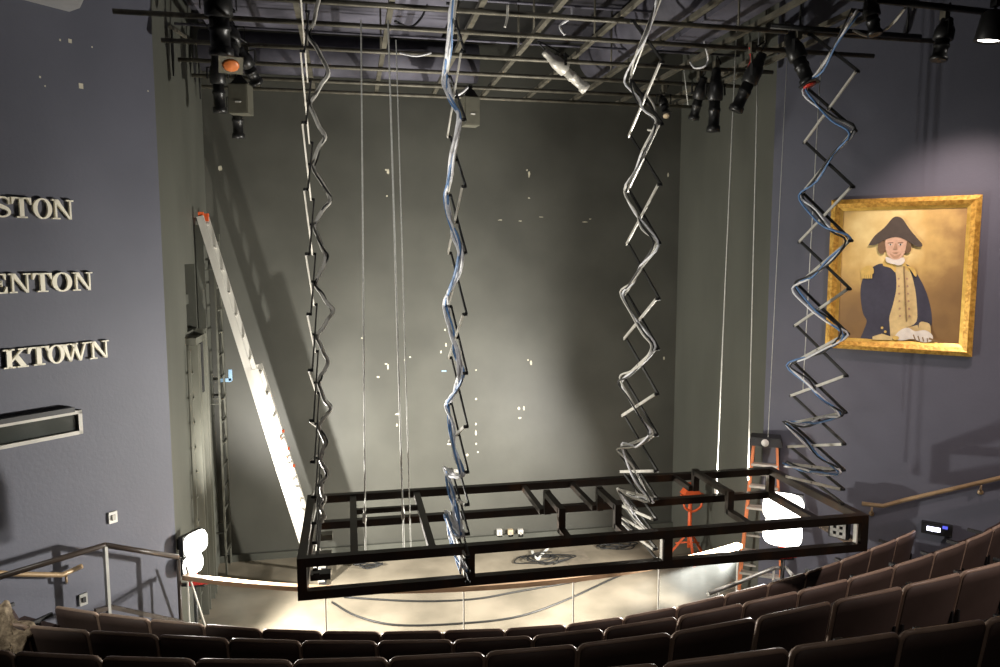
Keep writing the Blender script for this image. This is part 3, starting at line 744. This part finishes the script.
cv = MB(); ca, cb, cza, czb = s0+fwid*.95, s1-fwid*.95, z0+fwid*.95, z1-fwid*.95
def uv(x, y):      # measured sketch coordinates -> canvas
    v_ = (y-(97-5*(x-110)/447))/( (563+17*(x-93)/437)-(97-5*(x-110)/447))
    xl_ = 110-17*v_; xr_ = 557-27*v_; return (x-xl_)/(xr_-xl_), v_
layer = [0]
def paint(poly, mi):
    layer[0] += 1; d = .021+.0005*layer[0]; cv.cur = mi
    P = []
    for x, y in poly:
        u_, v_ = uv(x, y); u_ = min(max(u_, 0), 1); v_ = min(max(v_, 0), 1)
        P.append(RP+RU*(ca+(cb-ca)*u_)+Z*(czb-(czb-cza)*v_)+RN*d)
    cv.add(P, [tuple(range(len(P)))])
def ell(cx, cy, rx, ry, n=20, tilt=0): return [(cx+rx*math.cos(2*PI*k/n)*math.cos(tilt)-ry*math.sin(2*PI*k/n)*math.sin(tilt), cy+rx*math.cos(2*PI*k/n)*math.sin(tilt)+ry*math.sin(2*PI*k/n)*math.cos(tilt)) for k in range(n)]
def smooth(poly, n=4):
    P = [V((x, y, 0)) for x, y in poly]; k = len(P); out = []
    for i in range(k):
        p0, p1, p2, p3 = P[i-1], P[i], P[(i+1) % k], P[(i+2) % k]
        for j in range(n):
            t_ = j/n; q = .5*((2*p1)+(p2-p0)*t_+(2*p0-5*p1+4*p2-p3)*t_*t_+(3*p1-p0-3*p2+p3)*t_**3); out.append((q.x, q.y))
    return out
cv.cur = 0
cv.box(*wallbox(RP, RU, RN, ca, cb, cza, czb, .02))
# canvas background: warm clouds
mb_ = bpy.data.materials.new('painted_gold_clouds'); mb_.use_nodes = True; nt = mb_.node_tree; bs = nt.nodes['Principled BSDF']; bs.inputs['Roughness'].default_value = .5
tc = nt.nodes.new('ShaderNodeTexCoord'); nz = nt.nodes.new('ShaderNodeTexNoise'); nz.inputs['Scale'].default_value = 2.2; nz.inputs['Detail'].default_value = 5
cxy = RP+RU*(ca+(cb-ca)*.36)+Z*(czb-(czb-cza)*.22)
nt.links.new(tc.outputs['Object'], nz.inputs['Vector'])
vm = nt.nodes.new('ShaderNodeVectorMath'); vm.operation = 'DISTANCE'; vm.inputs[1].default_value = cxy - po.location
nt.links.new(tc.outputs['Object'], vm.inputs[0])
mr = nt.nodes.new('ShaderNodeMapRange'); mr.inputs['From Min'].default_value = .1; mr.inputs['From Max'].default_value = 1.15; mr.inputs['To Min'].default_value = .42; mr.inputs['To Max'].default_value = -.42
nt.links.new(vm.outputs['Value'], mr.inputs['Value'])
ad = nt.nodes.new('ShaderNodeMath'); nt.links.new(nz.outputs['Fac'], ad.inputs[0]); nt.links.new(mr.outputs[0], ad.inputs[1])
cr = nt.nodes.new('ShaderNodeValToRGB'); el = cr.color_ramp.elements
el[0].position = .12; el[0].color = (.22, .13, .05, 1); el[1].position = .9; el[1].color = (.9, .72, .32, 1)
e2 = el.new(.42); e2.color = (.33, .2, .07, 1); e3 = el.new(.68); e3.color = (.66, .45, .15, 1)
nt.links.new(ad.outputs[0], cr.inputs['Fac']); nt.links.new(cr.outputs['Color'], bs.inputs['Base Color'])
PM = [mb_] + [mat('paint_'+n_, c_, .55, scale=20, col2=tuple(k*.86 for k in c_)) for n_, c_ in (('navy', (.05, .05, .075)), ('buff', (.72, .55, .25)), ('hat', (.085, .065, .05)), ('skin', (.72, .46, .31)), ('hair', (.2, .12, .06)), ('white', (.85, .8, .7)), ('dark', (.03, .025, .03)), ('gold', (.75, .52, .14)), ('shade', (.5, .3, .18)), ('brown', (.3, .2, .09)))]
# figure: coat, waistcoat, arms, epaulette, stock, face, hair, hat, hands
paint(smooth([(255, 290), (215, 310), (188, 345), (180, 400), (190, 470), (205, 500), (192, 540), (190, 572), (300, 575), (330, 500), (385, 525), (432, 520), (436, 470), (420, 400), (395, 345), (372, 310), (338, 290), (300, 300)]), 1)
paint(smooth([(290, 288), (338, 290), (362, 320), (378, 380), (385, 440), (384, 500), (350, 520), (318, 512), (287, 497), (300, 440), (312, 380), (308, 320)], 3), 2)
paint([(288, 498), (318, 510), (352, 522), (388, 512), (400, 560), (330, 570), (292, 556)], 2)
paint(smooth([(262, 296), (275, 268), (300, 284), (310, 300), (308, 322), (290, 306)]), 8)
paint(smooth([(345, 292), (338, 272), (330, 284), (336, 300), (352, 316), (362, 318)]), 8)
for k in range(6):
    paint(ell(320+k*1.2, 345+k*27, 4, 4, 8), 9); paint(ell(350+k*2, 345+k*27, 4, 4, 8), 9)
paint([(336, 300), (341, 300), (352, 500), (347, 500)], 10)
paint(smooth([(182, 312), (205, 298), (226, 304), (228, 326), (205, 332), (184, 328)]), 8)
for k in range(6): paint([(183+k*7, 326), (189+k*7, 326), (189+k*7, 344), (183+k*7, 344)], 8)
paint(smooth([(352, 300), (372, 306), (384, 326), (380, 338), (366, 318)]), 8)
paint(smooth([(392, 516), (400, 500), (428, 506), (434, 530), (430, 545), (396, 536)]), 2)
for x, y in ((262, 524), (274, 538), (268, 552)): paint(ell(x, y, 5, 5, 8), 8)
paint(smooth([(275, 266), (306, 276), (336, 268), (341, 284), (324, 296), (300, 292), (276, 284)]), 6)
paint(ell(258, 232, 15, 24), 5); paint(ell(350, 232, 15, 22), 5)
paint(smooth([(272, 200), (276, 250), (290, 270), (308, 276), (328, 270), (342, 248), (346, 200), (308, 188)]), 4)
paint(smooth([(288, 254), (308, 262), (328, 254), (318, 270), (300, 270)]), 9)
for x in (290, 326):
    paint([(x-10, 215), (x+10, 213), (x+10, 216), (x-10, 218)], 5); paint(ell(x, 222, 7, 3, 10), 6); paint(ell(x, 222, 3, 3, 8), 7)
paint([(306, 218), (312, 218), (316, 240), (300, 240)], 9)
paint([(296, 250), (320, 249), (314, 254), (302, 254)], 9)
paint(smooth([(210, 222), (232, 190), (268, 160), (296, 128), (314, 122), (334, 132), (356, 165), (385, 200), (403, 222), (398, 231), (376, 226), (346, 206), (308, 194), (262, 208), (238, 222), (216, 224)], 3), 3)
paint(smooth([(310, 552), (330, 530), (356, 522), (380, 534), (415, 530), (440, 548), (438, 568), (410, 574), (370, 562), (340, 568), (316, 566)]), 6)
for k in range(4): paint([(372+k*16, 548+k*4), (376+k*16, 546+k*4), (384+k*14, 566+k*2), (380+k*14, 568+k*2)], 10)
paint([(228, 556), (262, 545), (300, 556), (300, 568), (228, 568)], 2)
paint([(430, 556), (468, 574), (462, 577), (426, 562)], 10)
paint(ell(312, 560, 12, 8, 12), 8)
cv.build('canvas', PM, po)

c = onR(937, 528, .0)
t = thing('aisle_light', c, 'small glowing blue-white aisle light low on the right wall', 'light')
MB().box(c+RN*.03, (.3, .06, .13), (RU, RN, Z)).build('housing', M_fix, t)
MB().box(c+RN*.065-RU*.03-Z*.0, (.13, .014, .045), (RU, RN, Z)).build('lens', M_led, t)
MB().box(c+RN*.065+RU*.08+Z*.04, (.05, .014, .03), (RU, RN, Z)).build('indicator', M_ledb, t)

# ------------------------------------------------------------------ seats
def shell(w_, H, z0_, th, y0, lean, r, nx=16, nz_=6, bow=.03):
    def zt(x):
        ax_ = abs(x); e_ = w_/2-r
        c_ = -.018*(2*x/w_)**2
        return H+c_ + (0 if ax_ < e_ else -r+math.sqrt(max(r*r-(ax_-e_)**2, 0)))
    xs = [w_/2*math.sin(PI/2*(2*i/nx-1)) for i in range(nx+1)]
    def pt(x, t_, o): 
        z = z0_+(zt(x)-z0_)*t_; return V((x, y0-(z-z0_)*lean-bow*(1-(2*x/w_)**2)+o, z))
    return xs, pt, zt
def make_seat():
    t = thing('theatre_seat', (0, 0, 0), 'x', 'seat')
    W, H = .476, .86
    xs, pt, zt = shell(W, H, .36, .03, -.02, .16, .032)
    m = MB(); nz_ = 6; vs = []
    for o in (0, .035):
        for j in range(nz_+1):
            for x in xs: vs.append(pt(x, j/nz_, o))
    nx = len(xs); N = nx*(nz_+1); fs = []
    for l in (0, N):
        for j in range(nz_):
            for i in range(nx-1): q = l+j*nx+i; fs.append((q, q+1, q+nx+1, q+nx))
    for j in range(nz_):
        for i in (0, nx-1): q = j*nx+i; fs.append((q, q+nx, q+nx+N, q+N))
    for i in range(nx-1):
        fs.append((i, i+1, i+1+N, i+N)); q = nz_*nx+i; fs.append((q, q+1, q+1+N, q+N))
    m.add(vs, fs, True)
    sh = m.build('back_shell', M_brown, t, True)
    for f_ in sh.data.polygons: f_.use_smooth = abs(f_.normal.y) > .8
    # rounded rim, its pale colour paints the highlight along sides and top
    path = [pt(xs[0], k/4, .0175) for k in range(5)] + [pt(x, 1, .0175) for x in xs[1:-1]] + [pt(xs[-1], 1-k/4, .0175) for k in range(5)]
    MB().tube(path, .015, 8).build('lit_edge_rim', M_litrim, t, True)
    xs2, pt2, _ = shell(W-.06, H-.04, .42, .05, .035, .16, .06)
    m = MB(); vs = []
    for o in (0, .06):
        for j in range(5):
            for x in xs2: vs.append(pt2(x, j/4, o if 0 < j < 4 and abs(x) < W*.42 else o*.55))
    nx = len(xs2); N = nx*5; fs = []
    for l in (0, N):
        for j in range(4):
            for i in range(nx-1): q = l+j*nx+i; fs.append((q, q+1, q+nx+1, q+nx))
    for j in range(4):
        for i in (0, nx-1): q = j*nx+i; fs.append((q, q+nx, q+nx+N, q+N))
    for i in range(nx-1):
        fs.append((i, i+1, i+1+N, i+N)); q = 4*nx+i; fs.append((q, q+1, q+1+N, q+N))
    m.add(vs, fs, True); m.build('back_cushion', M_fab, t, True)
    m = MB(); prof = [(-.21, .41), (-.2, .36), (.2, .36), (.22, .41), (.2, .47), (-.2, .47)]
    m.box((0, .2, .43), (.44, .36, .08)).box((0, .2, .475), (.40, .32, .025))
    m.build('seat_cushion', M_fab, t, True)
    for s in (-1, 1):
        MB().box((s*.239, .12, .3), (.02, .14, .6)).box((s*.239, .12, .01), (.024, .26, .02)).build('side_standard', M_plk, t, True)
        MB().box((s*.239, .15, .615), (.024, .3, .03)).build('armrest', M_plk, t, True)
        MB().box((s*.222, -.06, .5), (.014, .02, .16)).build('bracket', M_plk, t, True)
    return t
SEAT = make_seat(); first = [True]
def dup(src):
    c = src.copy(); COL.objects.link(c)
    for ch in src.children:
        d = ch.copy(); COL.objects.link(d); d.parent = c
    return c
def bpt(q, z): return atz(q[0], q[1], z)
def ang(x, y, z):
    p = atz(x, y, z); return math.degrees(math.atan2(p.x-AC.x, AC.y-p.y))
R1 = [(53, 606), (98, 612), (150, 618), (204, 624), (262, 628), (321, 632), (381, 631), (443, 630), (505, 628), (567, 625), (625, 618), (676, 605), (725, 594), (768, 583), (806, 572), (841, 560), (870, 548), (895, 538), (919, 530)]
R2 = [(26, 626), (90, 629), (158, 634), (228, 638), (301, 640), (377, 641), (453, 639), (533, 636), (605, 630), (678, 615), (743, 602), (798, 590), (849, 578), (893, 565), (934, 552), (966, 540), (993, 528)]
R3 = [(12, 652), (102, 655), (195, 658), (292, 660), (388, 658), (485, 650), (578, 645), (674, 634), (754, 615), (834, 600), (902, 584), (962, 572)]
R4 = [(663, 665), (790, 645), (897, 628), (990, 620)]
def row(Q, z, before, after):
    P = [bpt(q, z) for q in Q]; rad = sum((p.xy-AC.xy).length for p in P)/len(P)
    A = [math.degrees(math.atan2(p.x-AC.x, AC.y-p.y)) for p in P]; D = [(p.xy-AC.xy).length for p in P]
    st = (A[-1]-A[0])/(len(A)-1)
    A = [A[0]-st*k for k in range(before, 0, -1)]+A+[A[-1]+st*k for k in range(1, after+1)]
    D = [D[0]]*before+D+[D[-1]]*after
    D = [sum(D[max(0, k-1):k+2])/len(D[max(0, k-1):k+2]) for k in range(len(D))]
    return [pol(d, a) for d, a in zip(D, A)]
A1, A2, A3, A4 = row(R1, TOP[0], 0, 0), row(R2, TOP[1], 1, 1), row(R3, TOP[2], 1, 2), row(R4, TOP[3], 6, 1)
ORD = ['first', 'second', 'third', 'fourth', 'fifth', 'sixth', 'seventh', 'eighth', 'ninth', 'tenth', 'eleventh', 'twelfth', 'thirteenth', 'fourteenth', 'fifteenth', 'sixteenth', 'seventeenth', 'eighteenth', 'nineteenth', 'twentieth']
ROWN = ['front row nearest the glass barrier', 'second row from the stage', 'third row from the stage', 'nearest row at the bottom edge']
for ri, A in enumerate((A1, A2, A3, A4)):
    ns = len(A)-1
    for i in range(ns):
        p, q = A[i], A[i+1]; wd = (q-p).length; yaw = math.atan2(q.y-p.y, q.x-p.x)
        s = SEAT if first[0] else dup(SEAT); first[0] = False
        c = (p+q)/2 + V((-math.sin(yaw), math.cos(yaw), 0))*.085
        s.location = (c.x, c.y, FZ[ri]); s.rotation_euler = (0, 0, yaw)
        s.scale = (min(max(wd/.505, .9), 1.12), 1, 1)
        if ri == 0 and i == 0: pl_ = 'pale lit brown theatre seat at left end of the ' + ROWN[0]
        elif ri == 0 and i == ns-1: pl_ = 'brown theatre seat at right end of the ' + ROWN[0]
        elif i < ns/2: pl_ = 'brown theatre seat, %s from left in the %s' % (ORD[i], ROWN[ri])
        else: pl_ = 'brown theatre seat, %s from right in the %s' % (ORD[ns-1-i], ROWN[ri])
        tag(s, pl_, 'seat', 'brown theatre seats in curved rows')
# one seat of the block across the left aisle
s = dup(SEAT); p = atz(-2, 600, 1.62); s.location = (p.x-.05, p.y+.08, .76); s.rotation_euler = (0, 0, R(-34)); s.scale = (1, 1, 1)
tag(s, 'brown theatre seat across the aisle at far left, behind the fleece coat', 'seat', 'brown theatre seats in curved rows')

# coat thrown over the left end of the second row
cc = (A2[0]+A2[1])/2+Z*(TOP[1]-.0)
bm_ = MB(); nu, nv_ = 26, 20; rr = random.Random(11); vs = []
d_in = (AC-V((cc.x, cc.y, 0))).normalized(); d_sd = V((d_in.y, -d_in.x, 0))
nzv = [[rr.uniform(-1, 1) for _ in range(nv_+1)] for _ in range(nu+1)]
for i in range(nu+1):
    for j in range(nv_+1):
        u_ = i/nu-.5; v_ = j/nv_-.5
        drop = -.5*max(0, abs(v_)-.12) - .28*max(0, abs(u_)-.30)
        y_ = v_*.34*(1 if abs(v_) < .15 else .75)
        bulge = .075*math.sin(u_*9+1)*math.cos(v_*5)+.045*math.sin(u_*17+v_*9)+.02*nzv[i][j]
        vs.append(cc+d_sd*(u_*.62)+d_in*(y_*1.2+.25*bulge)+Z*(.03+drop+bulge*.8))
K = len(vs)
vs2 = [p-Z*.025 for p in vs]
fs = [(i*(nv_+1)+j, i*(nv_+1)+j+1, (i+1)*(nv_+1)+j+1, (i+1)*(nv_+1)+j) for i in range(nu) for j in range(nv_)]
fs2 = [tuple(K+q for q in f) for f in fs]
edge = [(i*(nv_+1), (i+1)*(nv_+1)) for i in range(nu)] + [(i*(nv_+1)+nv_, (i+1)*(nv_+1)+nv_) for i in range(nu)] + [(j, j+1) for j in range(nv_)] + [(nu*(nv_+1)+j, nu*(nv_+1)+j+1) for j in range(nv_)]
bm_.add(vs+vs2, fs+fs2+[(a_, b2, K+b2, K+a_) for a_, b2 in edge], True)
tag(bm_.build('fleece_coat', M_coat), 'tan fleece coat thrown over left end seat of second row', 'coat')

# ------------------------------------------------------------------ lanterns and speakers in the grid, painted shadow streaks
def lantern(p, d, L, label, name='stage_spotlight', front=None, r=.085, body=M_fix, drop=.16):
    p, d = V(p), V(d).normalized()
    t = thing(name, p, label, 'stage light')
    c = p-Z*drop
    MB().box(p+Z*.0, (.05, .07, .11)).cyl(p-Z*.05, c+Z*.11, .012).build('clamp', M_pipe, t)
    sx = d.cross(Z); sx = sx.normalized() if sx.length > .1 else V((1, 0, 0)); up = sx.cross(d)
    y = MB()
    for s in (-1, 1): y.beam(c+sx*(s*(r+.03)), c+sx*(s*(r+.03))+Z*.12, .03, .008, sx)
    y.beam(c-sx*(r+.03)+Z*.12, c+sx*(r+.03)+Z*.12, .03, .01).build('yoke', M_fix, t)
    for s in (-1, 1): pass
    o = c-d*L*.42
    MB().lathe(o, d, [(0, 0), (0, r*.5), (L*.04, r*.62), (L*.12, r*.62), (L*.13, r*.72), (L*.2, r*.72), (L*.21, r*.85), (L*.3, r), (L*.5, r*1.02), (L*.52, r*.7), (L*.52, 0)], 16).build('lamp_housing', body, t)
    MB().lathe(o, d, [(L*.5, 0), (L*.5, r*.72), (L*.62, r*.72), (L*.63, r*.82), (L*.68, r*.82), (L*.69, r*.72), (L*.9, r*.72), (L*.91, r*.9), (L, r*.9), (L, r*.6), (L*.96, 0)], 16).build('lens_barrel', body, t)
    g = o+d*(L+.012)
    if front:
        MB().box(g, (r*2.0, r*1.9, .012), (sx, up, d)).build('gel_frame', M_grey if front == M_orgel else M_fix, t)
        MB().lathe(g+d*.007, d, [(0, 0), (0, r*.72), (.012, r*.6), (.014, 0)], 16).build('gel', front, t)
    m = MB().tube(catmull([o+up*.02, o-d*.08+Z*.05, p+V((.06, 0, .02)), p+V((.03, 0, .06))], 5), .008, 6); m.build('lead', M_cabk, t)
    return t
lantern(atz(228, 14, 6.52), (.1, -.55, -.8), .52, 'black spotlight with orange gel at upper left of the grid', front=M_orgel, r=.1, drop=.22)
lantern(atz(224, 8, 6.52)+V((.02, -.45, .05)), (0, .2, -1), .6, 'black spotlight hanging topmost in the upper left cluster', r=.11, drop=.2)
lantern(atz(217, 60, 6.52), (.02, .1, -1), .62, 'black spotlight pointing down left of the grey box in upper left cluster', r=.085, drop=.2)
lantern(atz(236, 78, 6.52), (.0, .1, -1), .62, 'black spotlight pointing down behind the grey box in upper left cluster', r=.085, drop=.35)
lantern(atz(246, 48, 6.52), (.3, .5, -.6), .4, 'small black spotlight tilted away right of the orange gel', r=.08, drop=.15)
lantern(atz(562, 58, 6.52), (.75, .1, -.55), .62, 'silver barrelled spotlight lying tilted under middle of the grid', body=M_alu, r=.07, drop=.1)
lantern(atz(664, 88, 6.52), (-.1, -.6, -.7), .36, 'small spotlight beside dark corner at upper right of back wall', front=M_tan, r=.06, drop=.2)
lantern(atz(700, 76, 6.52), (-.05, .4, -.9), .5, 'black spotlight hanging left of the long spotlight at right return wall', r=.075, drop=.22)
lantern(atz(716, 66, 6.52), (0, .05, -1), .7, 'long black spotlight pointing straight down at right return wall', r=.085, drop=.32)
lantern(atz(752, 48, 6.52), (-.35, .2, -.9), .62, 'black spotlight with red safety cord tilted down at right return wall', r=.085, drop=.3)
lantern(atz(798, 33, 6.48), (.25, -.3, -.9), .52, 'black spotlight with red gel left of the rightmost scissor arm', front=M_redgel, r=.085, drop=.2)
lantern(atz(872, 1, 6.58), (.1, -.2, -1), .34, 'short black spotlight on upper right pipe above blue cables', r=.07, drop=.1)
lantern(atz(945, 13, 6.58), (-.15, .05, -1), .38, 'stubby black spotlight on upper right pipe beside the lit can light', r=.085, drop=.2)
p = atz(750, 50, 6.5); tag(MB().tube(catmull([p+V((0, 0, .03)), p+V((.03, .02, -.1)), p+V((-.02, .02, -.22)), p+V((.02, 0, -.3))]), .014, 6).build('safety_cord', M_red), 'red safety cord hanging from grid at right return wall', 'cord')
# lit can light
p = atz(996, 1, 6.62); d = V((-.1, .12, -1)).normalized()
t = thing('can_light', p, 'glowing black can light hanging at upper right corner', 'stage light')
MB().box(p, (.05, .07, .1)).cyl(p-Z*.04, p-Z*.12, .012).build('clamp', M_fix, t)
cn = p-Z*.08
MB().lathe(cn, d, [(0, 0), (0, .06), (.03, .1), (.26, .115), (.265, .108), (.23, .1), (.05, .08), (.05, 0)], 20).build('can', M_fix, t)
MB().lathe(cn+d*.235, d, [(0, 0), (0, .098), (.012, .09), (.018, 0)], 20).build('lamp_face', M_can, t)
spot('can_lamp', cn+d*.29, onR(950, 285), 380, 76, (1, .78, .72), .12, .9)

def speaker(p, wd, h, dp, label, yaw=0, yoke=True):
    t = thing('loudspeaker', p, label, 'speaker'); p = V(p)
    u = V((math.cos(yaw), math.sin(yaw), 0)); f = V((u.y, -u.x, 0)); c = p-Z*(h/2+.12)
    MB().box(c, (wd, dp, h), (u, f, Z)).build('cabinet', M_grey, t)
    m = MB(); m.hexa([c+u*x+f*y+Z*z for x, y, z in ((-wd/2, -.06, h/2), (wd/2, -.06, h/2), (wd/2, .06, h/2), (-wd/2, .06, h/2), (-.03, -.03, h/2+.1), (.03, -.03, h/2+.1), (.03, .03, h/2+.1), (-.03, .03, h/2+.1))])
    m.box(p, (.05, .06, .08)); m.build('yoke', M_fix, t)
    MB().box(c+f*(dp/2+.004), (wd*.9, .008, h*.93), (u, f, Z)).build('grille', M_grey, t)
    MB().box(c+f*(dp/2+.011)+u*wd*.02-Z*h*.12, (wd*.3, .006, .016), (u, f, Z)).build('badge', M_white, t)
speaker(atz(470, 88, 6.53), .2, .36, .2, 'small grey loudspeaker hanging before back wall beside blue cables', R(8))
speaker(atz(240, 75, 6.53), .23, .34, .2, 'grey box hanging under the upper left spotlight cluster', R(-12))
for i, (x, y0, y1, lb) in enumerate(((171, 30, 76, 'black painted shadow streak at upper left, leftmost of three'), (193, 40, 82, 'wide black painted shadow streak at upper left, middle of three'), (198, 58, 99, 'thin black painted shadow streak at upper left, rightmost of three'))):
    X = XL+.05; a, b_ = atX(x, y0, X), atX(x+2, y1, X); wd = (.05, .09, .035)[i]  # thin black slabs stand in for lantern shadows on the return wall
    m = MB(); m.hexa([a+V((0, -wd*.35, 0)), a+V((.012, -wd*.35, 0)), a+V((.012, wd*.35, 0)), a+V((0, wd*.35, 0))][::1] + [(a+b_)/2+V((0, -wd, 0)), (a+b_)/2+V((.012, -wd, 0)), (a+b_)/2+V((.012, wd, 0)), (a+b_)/2+V((0, wd, 0))])
    m.hexa([(a+b_)/2+V((0, -wd, 0)), (a+b_)/2+V((.012, -wd, 0)), (a+b_)/2+V((.012, wd, 0)), (a+b_)/2+V((0, wd, 0)), b_+V((0, -.012, 0)), b_+V((.012, -.012, 0)), b_+V((.012, .012, 0)), b_+V((0, .012, 0))])
    tag(m.build('shadow_streak', M_cabk), lb, 'shadow_streak')
tag(MB().beam(atX(170, 27, XL+.06), atX(200, 46, XL+.06), .03, .03).build('wall_bracket', M_pipe), 'short steel bracket on left return wall above black shadow streaks', 'bracket')

# ------------------------------------------------------------------ light and output
def area(name, loc, aim, watts, sx, sy, col):
    L = bpy.data.lights.new(name, 'AREA'); L.energy = watts; L.shape = 'RECTANGLE'; L.size = sx; L.size_y = sy; L.color = col
    o = bpy.data.objects.new(name, L); COL.objects.link(o); o.location = V(loc)
    o.rotation_euler = (V(aim)-V(loc)).to_track_quat('-Z', 'Y').to_euler(); return o
spot('seat_fill_lamp', (1.5, .5, 7.3), (1.2, 5.2, 1.2), 70, 75, (1, .86, .76), .15, .8)  # added unseen fill lamp that lifts the dark seat backs
spot('front_of_house_lamp', (-2.6, .6, 7.2), (1.6, 6.3, 4.6), 800, 44, (1, .97, .92), .35, .9)
spot('aisle_can_right', (6.6, 1.6, 7.3), (5.3, 5.6, 1.6), 1000, 60, (1, .82, .74), .15, .9)
spot('left_end_fill_lamp', (-3.6, 3.4, 7.3), (-2.2, 6.85, 1.1), 800, 24, (1, .95, .85), .15, .8)  # added lamp without a fixture, replaces bounce light on the left end seats
W = bpy.data.worlds.new('world'); SC.world = W; W.use_nodes = True
W.node_tree.nodes['Background'].inputs[0].default_value = (.5, .5, .6, 1); W.node_tree.nodes['Background'].inputs[1].default_value = .02
SC.view_settings.view_transform = 'Standard'; SC.view_settings.look = 'None'; SC.view_settings.gamma = 1
SC.view_settings.use_curve_mapping = False; SC.view_settings.exposure = 0
SC.cycles.use_denoising = True
SC.cycles.max_bounces = 6; SC.cycles.transparent_max_bounces = 12
SC.cycles.sample_clamp_indirect = 6
